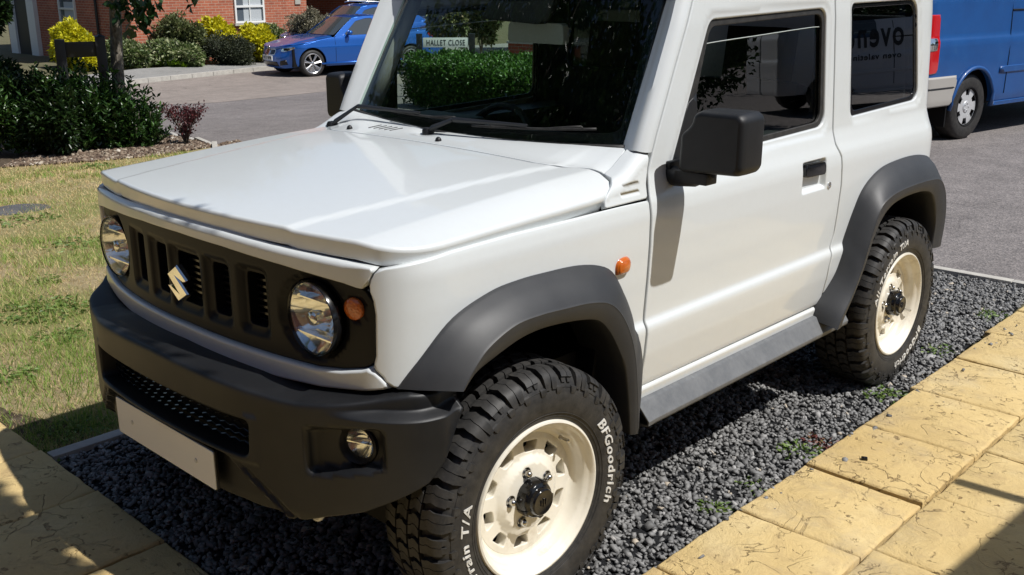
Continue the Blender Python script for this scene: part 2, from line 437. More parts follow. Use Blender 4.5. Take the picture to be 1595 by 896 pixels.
def plan_curve(front, corner0, tan0, side0, tan1, ys, rc=None):
    pts = [(x, front(x)) for x in np.linspace(0, corner0, 33)]
    p0 = np.array(pts[-1]); p3 = np.array(side0); p1 = p0+tan0; p2 = p3+tan1
    for t in np.linspace(0, 1, 33)[1:]: pts.append(tuple((1-t)**3*p0+3*(1-t)**2*t*p1+3*(1-t)*t*t*p2+t**3*p3))
    for y in np.linspace(side0[1], ys, 60)[1:]: pts.append((side0[0], y))
    if rc:
        p0 = np.array([side0[0], ys]); p3 = np.array(rc); p1 = p0+[0, (rc[1]-ys)*.6]; p2 = p3+[.08, 0]
        for t in np.linspace(0, 1, 33)[1:]: pts.append(tuple((1-t)**3*p0+3*(1-t)**2*t*p1+3*(1-t)*t*t*p2+t**3*p3))
        pts.append((0, rc[1]+.02))
    P = np.array(pts); S = np.concatenate([[0], np.cumsum(np.hypot(*np.diff(P, axis=0).T))])
    # resample evenly and smooth so that the curvature has no jumps
    s = np.arange(0, S[-1], .004); X = np.interp(s, S, P[:, 0]); Y = np.interp(s, S, P[:, 1])
    ker = np.exp(-.5*(np.arange(-9, 10)/3.5)**2); ker /= ker.sum()
    Xp = np.concatenate([-X[9:0:-1], X, np.full(9, X[-1])]); Yp = np.concatenate([Y[9:0:-1], Y, np.full(9, Y[-1])])
    X2 = np.convolve(Xp, ker, 'valid'); Y2 = np.convolve(Yp, ker, 'valid'); X2[-8:] = X[-8:]; Y2[-8:] = Y[-8:]
    T = np.stack([np.gradient(X2), np.gradient(Y2)], 1); T /= np.hypot(*T.T)[:, None]
    return s, X2, Y2, T[:, 1], -T[:, 0]
BODY = plan_curve(lambda x: -.473+.228*x*x, .64, [.07, .0205], [.737, -.20], [0, -.10], 2.50, (.60, 2.70))
U0 = float(np.interp(0.0, BODY[2][150:600], BODY[0][150:600])) # u of y=0 on the side
def wrapc(C, u, off):
    u = np.asarray(u, float); sg = np.where(u < 0, -1., 1.); a = np.abs(u)
    s, X, Y, NX, NY = C
    return sg*(np.interp(a, s, X)+np.interp(a, s, NX)*off), np.interp(a, s, Y)+np.interp(a, s, NY)*off
def Mbody(off=0, dents=None):
    def f(u, z):
        o = Sz(z)-.737+off
        # the front face does not carry the side's steps: blend them in round the corner
        k_ = np.clip((np.abs(u)-.66)/.20, 0, 1); k_ = k_*k_*(3-2*k_)
        o = o*k_+off*(1-k_)
        if dents is not None: o = o+dents(u, z)
        x, y = wrapc(BODY, u, o); return np.stack([x, y, z], 1)
    return f
def Mside(off=0, dents=None): # (y, z) on the flank
    g = Mbody(off, None)
    def f(y, z):
        p = Mbody(off, (lambda u, zz: dents(y, zz)) if dents is not None else None)(y+U0, z); return p
    return f
def sst(a, b, x): t = np.clip((x-a)/(b-a), 0, 1); return t*t*(3-2*t)
def bumpbox(x, y, x0, x1, y0, y1, e): return sst(x0-e, x0+e, x)*(1-sst(x1-e, x1+e, x))*sst(y0-e, y0+e, y)*(1-sst(y1-e, y1+e, y))
car = empty('parked_car', (0, 0, 0), label='white two-door off-road car with cream wheels standing on the slate chippings', cat='car')
# --- front frame (white surround of the grille)
gt = lambda u: .998-.10*u*u          # top edge of the grille panel
def symm(pts): # mirror a right-going half outline into a closed one
    p = [tuple(q) for q in pts]; return p+[(-a, b) for a, b in reversed(p) if abs(a) > 1e-6]
top = [(0, 1.034), (.2, 1.032), (.42, 1.022), (.60, 1.015), (.655, 1.012), (.690, 1.008)]
low = [(.679, .996), (.670, .982), (.6655, .968), (.650, .958), (.635, .9585), (.60, gt(.6)+.002), (.42, gt(.42)), (.2, gt(.2)), (0, gt(0))]
outl = top+low+[(-a, b) for a, b in reversed(low[:-1])]+[(-a, b) for a, b in reversed(top)][:-1]
_t = [.017, .017, .017, .015, .008, .004]; _l = [.003, .003, .003, .003, .003, .004, .004, .004, .004]
rvv = _t+_l+_l[:-1][::-1]+_t[::-1][:-1]
panel('front_frame', outl, Mbody(.0), h=.02, rv=rvv, m=WHITE, parent=car, skirt=.03)
lowt = [(0, .747), (.36, .741), (.50, .740), (.58, .748), (.64, .761), (.664, .770), (.690, .748)]
lowb = [(.715, .722), (.64, .708), (.52, .694), (.36, .688), (0, .690)]
outl = lowt+lowb+[(-a, b) for a, b in reversed(lowb[:-1])]+[(-a, b) for a, b in reversed(lowt)][:-1]
panel('front_frame', outl, Mbody(.002), h=.02, r=.008, m=WHITE, parent=car, skirt=.03)
# --- grille panel with five slots, lamp holes
def gpoly():
    a = [(0, gt(0)), (.2, gt(.2)), (.42, gt(.42)), (.6, gt(.6)), (.645, .957)]
    b = [(.672, .928), (.678, .90), (.675, .80), (.668, .775), (.64, .762), (.58, .749), (.50, .741), (.36, .742), (0, .748)]
    h_ = a+b; return h_+[(-x, y) for x, y in reversed(h_) if x > 1e-6]
slots = [(-.292, .033), (-.150, .033), (0, .055), (.150, .033), (.292, .033)]
def gd(u, z):
    d = 0*u
    for c, hw in slots: d = d-.014*bumpbox(u, z, c-hw-.016, c+hw+.016, .787, .948, .008)
    for s in (-1, 1):
        q = np.hypot(u-s*.491, z-.861); d = d-.012*(1-sst(.093, .112, q))
        q = np.hypot(u-s*.622, z-.905); d = d-.004*(1-sst(.030, .036, q))
    return d
holes = [roundpoly([(c-hw, .800), (c+hw, .800), (c+hw, .936), (c-hw, .936)], .012, 3) for c, hw in slots]
for s in (-1, 1): holes.append(np.array([(s*.491+.0925*math.cos(t), .861+.092*math.sin(t)) for t in np.linspace(0, 2*math.pi, 41)[:-1]]))
gpan = panel('grille_panel', gpoly(), Mbody(-.013, gd), h=.0115, holes=holes, r=.003, skirt=.02, hole_skirt=.03, m=GRILM, parent=car)
for c, hw in slots:
    mb = MB()
    for z in np.arange(.808, .94, .0175):
        P = [Mbody(-.052)(np.array([c+q*hw*1.05]), np.array([z]))[0] for q in (-1, 0, 1)]
        for A, B in ((P[0], P[1]), (P[1], P[2])):
            mb.add([A+[0, .018, -.003], B+[0, .018, -.003], B+[0, 0, -.005], A+[0, 0, -.005], A+[0, .018, .001], B+[0, .018, .001], B+[0, 0, .001], A+[0, 0, .001]], [(0, 1, 2, 3), (7, 6, 5, 4), (3, 2, 6, 7), (0, 3, 7, 4), (1, 5, 6, 2)])
    mb.build('grille_fins', GLOSSBLK, gpan)
panel('grille_backing', gpoly(), Mbody(-.085), h=.06, r=.001, m=DARK, parent=gpan)
# emblem
em = [(-.004, .912), (.046, .879), (.026, .868), (-.014, .886), (.045, .841), (-.004, .811), (-.057, .846), (-.036, .853), (.003, .831), (-.055, .879)]
em = [(x*.98+.004, z) for x, z in em]
mb = MB(); f = Mbody(0)
def emf(o): return lambda p: f(np.array([p[0]]), np.array([p[1]]))[0]+np.array([0, o, 0])
c0 = np.mean(em, 0)
vs_b = [emf(-.004)(p) for p in em]; insets = []
A_ = np.array(em); e_ = np.roll(A_, -1, 0)-np.roll(A_, 1, 0); e_ /= np.hypot(*e_.T)[:, None]
if .5*np.sum(A_[:, 0]*np.roll(A_[:, 1], -1)-np.roll(A_[:, 0], -1)*A_[:, 1]) < 0: nn_ = np.stack([e_[:, 1], -e_[:, 0]], 1)
else: nn_ = np.stack([-e_[:, 1], e_[:, 0]], 1)
ins = A_+nn_*.0045
n_ = len(em); V_ = [emf(.006)(p) for p in em]+[emf(-.007)(p) for p in em]+[emf(-.012)(p) for p in ins]
mb.add(V_, [(i, (i+1) % n_, n_+(i+1) % n_, n_+i) for i in range(n_)]+[(n_+i, n_+(i+1) % n_, 2*n_+(i+1) % n_, 2*n_+i) for i in range(n_)])
o = mb.build('emblem', CHROME, gpan)
bm = bmesh.new(); bm.from_mesh(o.data); es = [e for e in bm.edges if e.is_boundary and all((v.co.y < -.478) for v in e.verts)]
bmesh.ops.triangle_fill(bm, edges=es, use_beauty=True); bmesh.ops.recalc_face_normals(bm, faces=bm.faces); bm.to_mesh(o.data); bm.free()
# --- headlights, indicators
REFL = mat('lamp_reflector', (.92, .92, .90), .14, 1.0)
k = N(REFL); vo = k.n('ShaderNodeTexVoronoi'); vo.inputs['Scale'].default_value = 22; k.l(k.co(), vo.inputs[0]); k.l(k.bump(vo.outputs[0], .35, .01), k.b.inputs['Normal'])
def frontpt(u, z, off): return Mbody(off)(np.array([u]), np.array([z]))[0]
for s in (1, -1):
    c = np.array([s*.489, -.412, .861]); hd = empty('headlight', tuple(c), rz=0, parent=car)
    mb = MB(); mb.lathe([(.0920, .018), (.0920, -.001), (.0905, -.0045), (.0885, -.003), (.0868, .001), (.086, .02)], axis='y', n=56); mb.build('lamp_ring', GLOSSBLK, hd, smooth='auto')
    mb = MB(); mb.lathe([(.086, .002)]+[(.086*q, .002+.062*(1-q*q)) for q in (.9, .78, .64, .5, .36, .22)]+[(.012, .064)], axis='y', n=56); mb.build('reflector', REFL, hd, smooth=True, fix=False)
    mb = MB(); mb.lathe([(.001, -.004), (.016, -.002), (.019, .004), (.017, .03), (.012, .064)], axis='y', n=24); mb.build('bulb_shield', CHROME, hd, smooth=True)
    mb = MB(); mb.box((0, .022, -.045), (.13, .035, .004)); mb.build('reflector_step', REFL, hd); mb = MB(); mb.box((0, .030, .045), (.12, .05, .004)); mb.build('reflector_step', REFL, hd)
    mb = MB(); mb.lathe([(.0875, -.003)]+[(.0865*q, -.003-.014*(1-q**2)) for q in (.95, .85, .7, .5, .3, .12, .01)], axis='y', n=56); mb.build('lens', LGLASS, hd, smooth=True)
    c = frontpt(s*.617, .903, -.013)
    ind = empty('indicator', tuple(c), rz=s*.26, parent=car)
    mb = MB(); mb.lathe([(.0265, .004), (.0265, -.003), (.024, -.006), (.017, -.0085), (.008, -.0095), (.0005, -.010)], axis='y', n=32); mb.build('lens', AMBERDK, ind, smooth=True)
# --- fender, door, rear quarter (both flanks)
Yf = lambda y: y+U0
fend = [(.694, 1.007), (.684, .997), (.675, .983), (.6705, .968), (.6715, .953), (.677, .932), (.681, .90), (.678, .80), (.670, .770), (.694, .748), (.706, .726), (.745, .716),
        (Yf(-.30), .730), (Yf(-.24), .79), (Yf(-.17), .86), (Yf(-.05), .89), (Yf(.13), .893), (Yf(.33), .868), (Yf(.43), .80), (Yf(.49), .68), (Yf(.535), .54), (Yf(.548), .41),
        (Yf(.5765), .41), (Yf(.5765), .70), (Yf(.5765), 1.027), (Yf(.45), 1.0295), (Yf(.376), 1.030), (1.33, 1.0305), (1.09, 1.032), (.88, 1.028), (.78, 1.020)]
frv = [.003]*5+[.007]*7+[.004]*15+[.008]*12
frv = frv[:len(fend)]
rowsS = [.640, .646, .651, .656, .661, .667, .673, 1.0, 1.02, 1.035, 1.05, 1.06, 1.08, 1.095]
dfy = [(.5845, .457), (.5845, .70), (.5845, 1.022), (.605, 1.10), (.648, 1.198), (.735, 1.375), (.822, 1.545), (.848, 1.600), (.87, 1.614), (1.69, 1.614), (1.700, 1.605), (1.712, 1.30), (1.722, 1.05), (1.745, 1.005), (1.757, .90), (1.754, .72), (1.735, .665), (1.722, .60), (1.716, .47), (1.700, .452), (.60, .452)]
qy = [(1.706, .445), (1.722, .452), (1.7285, .60), (1.741, .66), (1.7605, .72), (1.7635, .90), (1.7515, 1.008), (1.7285, 1.052), (1.7185, 1.30), (1.7065, 1.605), (1.72, 1.614), (2.50, 1.614), (2.60, 1.60), (2.66, 1.50), (2.74, 1.05), (2.76, .60), (2.70, .58), (2.67, .72), (2.60, .84), (2.43, .925), (2.10, .91), (1.945, .845), (1.86, .70), (1.79, .54), (1.77, .445)]
dwin = roundpoly([(.716, 1.074), (.80, 1.098), (1.25, 1.112), (1.668, 1.122), (1.650, 1.527), (.925, 1.508)], [.01, .02, 0, .05, .045, .03], 5)
qwin = roundpoly([(1.872, 1.135), (2.475, 1.150), (2.412, 1.545), (1.845, 1.538)], [.03, .055, .05, .03], 6)
def ddent(y, z):
    d = -.020*bumpbox(y, z, 1.468, 1.628, .915, 1.012, .010)
    d = d-.0018*bumpbox(y, z, .60, 1.70, 1.40, 2, .01)*0
    # pressed channel round the window
    dd, _, _ = segdist(np.stack([y, z], 1), dwin); i_ = inside(np.stack([y, z], 1), dwin)
    d = d-.006*np.where(i_, 1, 1-sst(.006, .034, dd))
    return d
def qdent(y, z):
    dd, _, _ = segdist(np.stack([y, z], 1), qwin); i_ = inside(np.stack([y, z], 1), qwin)
    return -.007*np.where(i_, 1, 1-sst(.004, .030, dd))
def notch(u0, z0, z1): return lambda u, z: 0*u
for s in (1, -1):
    fd = panel('fender', fend, Mbody(), h=.0145, rv=frv, m=WHITE, parent=car, side=s, rows=rowsS, skirt=.012)
    dr = panel('door', dfy, Mside(0, ddent), h=.0155, r=.005, holes=[dwin], hole_r=.007, hole_skirt=.02, m=WHITE, parent=car, side=s, rows=rowsS+[.905, .91, .915, .92, .925, 1.002, 1.007, 1.012, 1.017, 1.022],
               cols=[1.458, 1.463, 1.468, 1.473, 1.478, 1.618, 1.623, 1.628, 1.633, 1.638])
    qp = panel('rear_quarter_panel', qy, Mside(0, qdent), h=.0165, r=.005, holes=[qwin], hole_r=.006, hole_skirt=.02, m=WHITE, parent=car, side=s, rows=rowsS)
    # side windows: rubber ring, pane
    big = lambda P, a: np.array([(p[0], p[1]) for p in P])
    ring_in = roundpoly([(.80, 1.12), (1.25, 1.130), (1.648, 1.139), (1.634, 1.508), (.938, 1.488)], [.01, 0, .045, .04, .03], 5)
    panel('window_frame', dwin*1.0, Mside(-.014), h=.03, holes=[ring_in], r=.003, m=RUBBER, parent=dr, side=s, skirt=.006)
    pane = roundpoly([(.76, 1.09), (1.25, 1.10), (1.66, 1.10), (1.645, 1.463), (1.55, 1.462), (.90, 1.437), (.80, 1.22)], [0, 0, 0, .02, 0, .035, 0], 5)
    panel('window_pane', pane, Mside(-.026), h=.05, r=.0015, skirt=.004, m=SGLASS, parent=dr, side=s)
    edge = MB(); f = Mside(-.0245)
    ep = catmull([(.803, 1.225), (.845, 1.32), (.882, 1.398), (.897, 1.425), (.930, 1.4385), (1.25, 1.4515), (1.55, 1.4630), (1.635, 1.4638)], 6)
    P = f(ep[:, 0], ep[:, 1]); edge.tube(P, .0016, 5); eo = edge.build('pane_edge', mat('pane_edge_glass', (.45, .50, .47), .2) if s > 0 else bpy.data.materials['pane_edge_glass'], dr)
    if s < 0:
        for v in eo.data.vertices: v.co.x *= -1
        eo.data.flip_normals()
    # black sail at the mirror
    sail = [(.712, 1.068), (.865, 1.10), (.862, 1.30), (.815, 1.275)]
    panel('mirror_sail', sail, Mside(-.008), h=.03, r=.004, m=PLAST, parent=dr, side=s, skirt=.01)
    panel('window_frame', qwin, Mside(-.015), h=.03, holes=[roundpoly([(1.895, 1.153), (2.452, 1.167), (2.393, 1.528), (1.866, 1.522)], [.03, .05, .045, .03], 6)], r=.002, m=GLOSSBLK, parent=qp, side=s, skirt=.004)
    panel('window_pane', roundpoly([(1.88, 1.14), (2.465, 1.155), (2.405, 1.54), (1.855, 1.533)], [.03, .05, .045, .03], 5), Mside(-.0175), h=.05, r=.001, skirt=.003, m=PGLASS, parent=qp, side=s)
    # door handle, lock
    f = Mside(.004); mb = MB()
    hp = roundpoly([(1.474, .966), (1.622, .960), (1.622, 1.006), (1.480, 1.010)], .014, 4)
    mb.prism(hp, lambda p: f(np.array([p[0]]), np.array([p[1]]))[0]-np.array([.016, 0, 0]), lambda p: f(np.array([p[0]]), np.array([p[1]]))[0])
    ho = mb.build('door_handle', GLOSSBLK, dr, bevel=.004)
    mb = MB(); mb.lathe([(.010, 0), (.0125, .001), (.012, .005), (.0075, .0055), (.007, .003), (.0005, .003)], c=(Sz(.915)-.002, 1.660, .915), axis='x', n=24); lo = mb.build('door_lock', CHROME, dr, smooth='auto')
    # side repeater
    mb = MB(); c = np.array([Sz(.862), .455, .862])
    rp = catmull([(.03, .004), (.018, .021), (-.012, .021), (-.029, .008), (-.028, -.018), (-.008, -.024), (.022, -.020)], 5, True)
    rings = [(1.08, 0), (1.0, .006), (.85, .011), (.55, .0145), (.2, .016), (.01, .016)]
    vs = [(c[0]+h_-.001, c[1]+p[0]*q, c[2]+p[1]*q) for q, h_ in rings for p in rp]; nn = len(rp)
    mb.add(vs, [(i*nn+j, i*nn+(j+1) % nn, (i+1)*nn+(j+1) % nn, (i+1)*nn+j) for i in range(len(rings)-1) for j in range(nn)])
    ro = mb.build('side_indicator', AMBER, fd, smooth=True)
    if s < 0:
        for q in (ho, lo, ro):
            for v in q.data.vertices: v.co.x *= -1
            q.data.flip_normals()
    # white sill strip and rocker cladding
    sp = smooth_profile([(.30, 0), (1, 0)], .01)
    panel('sill', [(.566, .448), (1.70, .443), (1.78, .44), (1.80, .405), (.566, .405)], Mside(.010), h=.03, r=.010, m=WHITE, parent=car, side=s, skirt=.02)
    def Mrock(y, v):
        t = (v-.32)/.09; x = .716+.045*np.clip(1-t, 0, 1)+.010; z = .342+.072*np.clip(t, 0, 1.2)-.010*sst(.15, -.1, t)
        return np.stack([x, y, z], 1)
    def Mrock(y, v):
        # v 0 top inner .. along the slope, then tucks under
        px_ = np.interp(v, [0, .012, .080, .092, .104, .16], [.722, .738, .775, .772, .755, .70]); pz_ = np.interp(v, [0, .012, .080, .092, .104, .16], [.418, .414, .362, .346, .340, .338])
        return np.stack([px_, y, pz_], 1)
    panel('rocker_cladding', [(.555, .001), (.575, .159), (1.86, .159), (1.86, .001)], Mrock, h=.03, rows=[.006, .012, .018, .074, .078, .08, .083, .087, .092, .098, .104], r=.002, m=SILLM, parent=car, side=s, flip=True, skirt=.004)
    # --- wheel-arch flares
    def flare(name, outer, crease, lip, n=64):
        def rs(P):
            P = catmull(P, 10); d = np.concatenate([[0], np.cumsum(np.hypot(*np.diff(P, axis=0).T))]); t = np.linspace(0, d[-1], n)
            return np.stack([np.interp(t, d, P[:, 0]), np.interp(t, d, P[:, 1])], 1)
        A, B, C = rs(outer), rs(crease), rs(lip)
        prof = []
        for q, (a, b, c) in enumerate(zip(A, B, C)):
            xa = float(Mside(0)(np.array([a[0]]), np.array([a[1]]))[0][0]); ya = float(Mside(0)(np.array([a[0]]), np.array([a[1]]))[0][1])
            e_ = min(q, n-1-q)/(n-1)
            xb = .826; xc = .814
            pts = [(xa-.012, ya, a[1]), (xa+.006, ya, a[1]), (xa+.012, ya+(b[0]-a[0])*.06, a[1]+(b[1]-a[1])*.06)]
            a3 = np.array([xa+.012, ya, a[1]]); b3 = np.array([xb, b[0], b[1]]); c3 = np.array([xc, c[0], c[1]])
            for t in (.25, .5, .75, .93, .975): 
                p = a3+(b3-a3)*t; bul = .007*math.sin(math.pi*t); pts.append((p[0]+bul, p[1], p[2]+bul*.3))
            pts.append(tuple(b3+[.001, 0, 0])); 
            for t in (.04, .12, .5, .92): pts.append(tuple(b3+(c3-b3)*t+np.array([.004*math.sin(math.pi*t), 0, 0])))
            pts.append(tuple(c3)); pts.append(tuple(c3+(c3-b3)*[0, .05, .05]-[.006, 0, 0])); pts.append(tuple(c3-[.05, 0, 0])); pts.append((.66, c[0], c[1]+.0))
            prof.append(pts)
        m_ = len(prof[0]); V = [p for r_ in prof for p in r_]; F = [(i*m_+j, (i+1)*m_+j, (i+1)*m_+j+1, i*m_+j+1) for i in range(n-1) for j in range(m_-1)]
        F += [tuple(reversed(range(m_))), tuple(range((n-1)*m_, n*m_))]
        if s < 0: V = [(-x, y, z) for x, y, z in V]
        o = meshobj(name, V, F, FLARE, car); bm = bmesh.new(); bm.from_mesh(o.data); bmesh.ops.recalc_face_normals(bm, faces=bm.faces); bm.to_mesh(o.data); bm.free()
        o.data.shade_smooth(); o.data.set_sharp_from_angle(angle=R(40)); return o
    flare('front_wheel_arch', [(-.345, .722), (-.30, .775), (-.204, .863), (-.076, .904), (.03, .913), (.133, .911), (.25, .904), (.342, .886), (.40, .858), (.445, .806), (.49, .735), (.511, .686), (.545, .60), (.560, .534), (.567, .46), (.571, .392)],
          [(-.245, .722), (-.21, .765), (-.157, .807), (-.07, .838), (.02, .842), (.117, .836), (.21, .828), (.29, .808), (.345, .765), (.389, .697), (.415, .62), (.428, .535), (.436, .46), (.440, .384)],
          [(-.232, .722), (-.19, .75), (-.136, .769), (-.048, .793), (.02, .800), (.093, .797), (.19, .785), (.262, .766), (.31, .725), (.35, .668), (.385, .60), (.402, .52), (.412, .45), (.418, .384)])
    flare('rear_wheel_arch', [(1.660, .40), (1.68, .45), (1.779, .55), (1.83, .66), (1.88, .77), (1.930, .848), (2.00, .895), (2.10, .925), (2.25, .936), (2.40, .934), (2.52, .915), (2.61, .872), (2.68, .79), (2.715, .70), (2.73, .60), (2.73, .53)],
          [(1.660, .385), (1.70, .435), (1.762, .50), (1.818, .583), (1.87, .69), (1.931, .795), (2.00, .828), (2.10, .842), (2.25, .846), (2.40, .842), (2.49, .828), (2.55, .78), (2.585, .70), (2.59, .62), (2.575, .53)],
          [(1.72, .385), (1.745, .425), (1.80, .495), (1.868, .583), (1.92, .68), (1.985, .755), (2.06, .79), (2.15, .803), (2.25, .806), (2.36, .800), (2.44, .78), (2.49, .73), (2.52, .66), (2.525, .60), (2.515, .53)])
# --- bonnet
def Hz(x, y):
    ax = np.abs(x)
    h_ = np.interp(y, [-.50, -.40, -.25, -.10, .10, .30, .52], [1.060, 1.068, 1.082, 1.096, 1.114, 1.126, 1.133])
    xc = .452+.13*(y+.15); ridge = 1-sst(xc-.006, xc+.022, ax)
    h_ = h_-.030*(ax/.70)**2+.007*ridge-.020*sst(.60, .745, ax)
    return h_
HY = np.linspace(-.55, .6, 400); _hz = np.interp(HY, [-.50, -.40, -.25, -.10, .10, .30, .52], [1.072, 1.078, 1.089, 1.100, 1.114, 1.126, 1.133])
_k = np.exp(-.5*(np.arange(-30, 31)/12.)**2); _k /= _k.sum(); _hz = np.convolve(np.pad(_hz, 30, mode='edge'), _k, 'valid')
def Hz(x, y):
    ax = np.abs(x); h_ = np.interp(y, HY, _hz); xc = .452+.13*(y+.15); ridge = 1-sst(xc-.012, xc+.022, ax)
    dr_ = np.interp(y, [-.42, -.10, .20, .45], [.016, .030, .044, .050])*np.clip((ax-.610)/.125, 0, 1.1)**1.35
    fr_ = -.004*np.clip((-.30-y)/.14, 0, 1.2)**2
    return h_-.019*(ax/.70)**2+.005*ridge-dr_+fr_
Mhood = lambda x, y: np.stack([x, y, Hz(x, y)], 1)
s_, X_, Y_, NX_, NY_ = BODY
fr = [(float(np.interp(u, s_, X_-NX_*off_)), float(np.interp(u, s_, Y_-NY_*off_))) for u in list(np.linspace(0, .64, 9))+list(np.linspace(.66, .90, 12)) for off_ in [.005+.009*(1-sst(.64, .86, np.array(u)))]]
rear = [(.731, .10), (.731, .32), (.728, .385), (.712, .435), (.685, .462), (.64, .468), (.585, .452), (.545, .420), (.51, .396), (.46, .388), (.25, .385), (0, .384)]
half = fr+rear
ho_ = half+[(-a, b) for a, b in reversed(half) if a > 1e-6]
def _wr(p):
    zt = np.interp(p[1], [-.47, -.36, -.2, .02, .38], [1.060, 1.042, 1.046, 1.040, 1.035]); return float(np.interp(p[1], [-.36, -.10], [.0095, .014]))
wv_ = [_wr(p) for p in fr]+[_wr(rear[0]), _wr(rear[1]), .014, .006]+[.004]*(len(rear)-4)
wv_ = wv_+[w_ for (a, b), w_ in zip(reversed(half), reversed(wv_)) if a > 1e-6]
panel('bonnet', ho_, Mhood, h=.0145, rv=wv_, rise=1.0, m=WHITE, parent=car, skirt=.036)
# --- cowl between bonnet and windscreen
def yb(x): return .540+.19*x*x
def zb(x): return 1.147+.055*x*x
def Mcowl(x, y):
    ye = np.interp(np.abs(x), [0, .46, .58, .64, .67], [.385, .392, .457, .473, .475]); z0 = Hz(x, np.minimum(y, ye))-.001; z1 = zb(x); t = sst(ye, yb(x)+.03, y); z = z0*(1-t)+z1*t
    w1 = bumpbox(x, y, -.20, .06, .455, .56, .02)
    z = z-.010*np.exp(-(((x+.12)/.05)**2+((y-.50)/.03)**2))-.010*np.exp(-(((x+.64)/.05)**2+((y-.51)/.03)**2))
    return np.stack([x, y, z], 1)
crf = [(0, .3945), (.25, .3955), (.46, .3985), (.507, .407), (.540, .431), (.580, .463), (.638, .480), (.658, .479)]
crr = [(.654, .510), (.641, .56), (.628, .61), (.60, yb(.60)+.002), (.55, yb(.55)-.002), (.4, yb(.4)), (.2, yb(.2)), (0, yb(0))]
hh = crf+crr
cow = panel('cowl_panel', hh+[(-a, b) for a, b in reversed(hh) if a > 1e-6], Mcowl, h=.02, r=.003, m=WHITE, parent=car, skirt=.012)
mb = MB()
for i in range(5):
    x = -.365+i*.028; y = .462-.0; p = Mcowl(np.array([x, x+.022]), np.array([y, y+.040]))
    mb.tube([p[0]+[0, 0, .0008], p[1]+[0, 0, .0008]], .0016, 6)
mb.build('vent_slits', DARK2, cow)
for x in (-.43, .02):
    mb = MB(); p = Mcowl(np.array([x]), np.array([.432]))[0]; mb.lathe([(.0105, -.002), (.0100, .004), (.007, .010), (.003, .013), (.0003, .0135)], c=tuple(p), axis='z', n=16); mb.build('washer_jet', PLAST, cow, smooth=True)
# cowl side with two pressed slots, wraps from the flank over the top
for s in (1, -1):
    def prof_cs(y, v):
        # v: 0 at z 1.036 on the flank, rising .07, then rounding over r .055 and inwards
        Rr = .040; zc = 1.090+.010*sst(.38, .47, y)+.064*sst(.45, .625, y); z0 = 1.0310; lh = np.maximum(zc-Rr-z0, .005)
        a = np.clip((v-lh)/Rr, 0, math.pi/2); inn = np.maximum(v-lh-Rr*math.pi/2, 0)
        z = z0+np.minimum(v, lh)+Rr*np.sin(a)+inn*.05
        off = -Rr*(1-np.cos(a))-inn
        sx = Sz(z0+np.minimum(v, lh)*.8)
        sl = -.0045*(bumpbox(y-(v-.055)*.15, v, .475, .552, .046, .052, .0025)+bumpbox(y-(v-.03)*.15, v, .462, .545, .022, .028, .0025))
        x = sx+off+sl*np.cos(a); z = z+sl*np.sin(a)
        return np.stack([x, y, z], 1)
    poly = [(.385, .002), (.5755, .002), (.582, .04), (.597, .075), (.611, .11), (.614, .15), (.609, .19), (.56, .166), (.51, .141), (.476, .13), (.463, .092), (.437, .062), (.400, .035), (.388, .018)]
    panel('cowl_side', poly, prof_cs, h=.0075, r=.004, m=WHITE, parent=car, side=s, skirt=.012)
# liners so that the shut lines read dark
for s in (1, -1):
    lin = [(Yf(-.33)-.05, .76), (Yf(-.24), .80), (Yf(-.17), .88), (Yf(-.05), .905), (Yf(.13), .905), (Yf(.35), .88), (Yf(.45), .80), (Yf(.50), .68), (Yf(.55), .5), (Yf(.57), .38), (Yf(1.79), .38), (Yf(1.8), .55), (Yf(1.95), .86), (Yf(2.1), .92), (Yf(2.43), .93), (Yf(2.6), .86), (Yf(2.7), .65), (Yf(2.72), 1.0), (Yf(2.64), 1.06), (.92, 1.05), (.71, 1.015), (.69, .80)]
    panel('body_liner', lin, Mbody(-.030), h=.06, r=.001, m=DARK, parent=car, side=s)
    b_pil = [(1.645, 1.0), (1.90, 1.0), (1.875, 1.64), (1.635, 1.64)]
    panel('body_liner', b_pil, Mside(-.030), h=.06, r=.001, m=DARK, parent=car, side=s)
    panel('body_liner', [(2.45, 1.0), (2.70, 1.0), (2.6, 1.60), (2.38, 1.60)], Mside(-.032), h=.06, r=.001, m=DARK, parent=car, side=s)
    panel('door_trim', [(.60, .45), (1.74, .45), (1.74, 1.10), (.70, 1.085), (.60, 1.05)], Mside(-.060), h=.08, r=.001, m=DARK2, parent=car, side=s)
    mb = MB(); mb.box((s*.60, 1.20, 1.088), (.16, 1.10, .02)); mb.box((s*.60, 1.75, 1.602), (.14, 1.6, .03)); mb.build('door_trim', DARK2, car)
mb = MB(); n1 = [(x, y) for x in np.linspace(-.655, .655, 15) for y in np.linspace(-.33, .52, 12)]
mb.add([(x, y, float(Hz(np.array([x]), np.array([y]))[0])-.034-.02*(abs(x) > .6)) for x, y in n1], [(i*12+j, i*12+j+1, (i+1)*12+j+1, (i+1)*12+j) for i in range(14) for j in range(11)])
mb.build('engine_bay_liner', DARK, car, smooth=True)
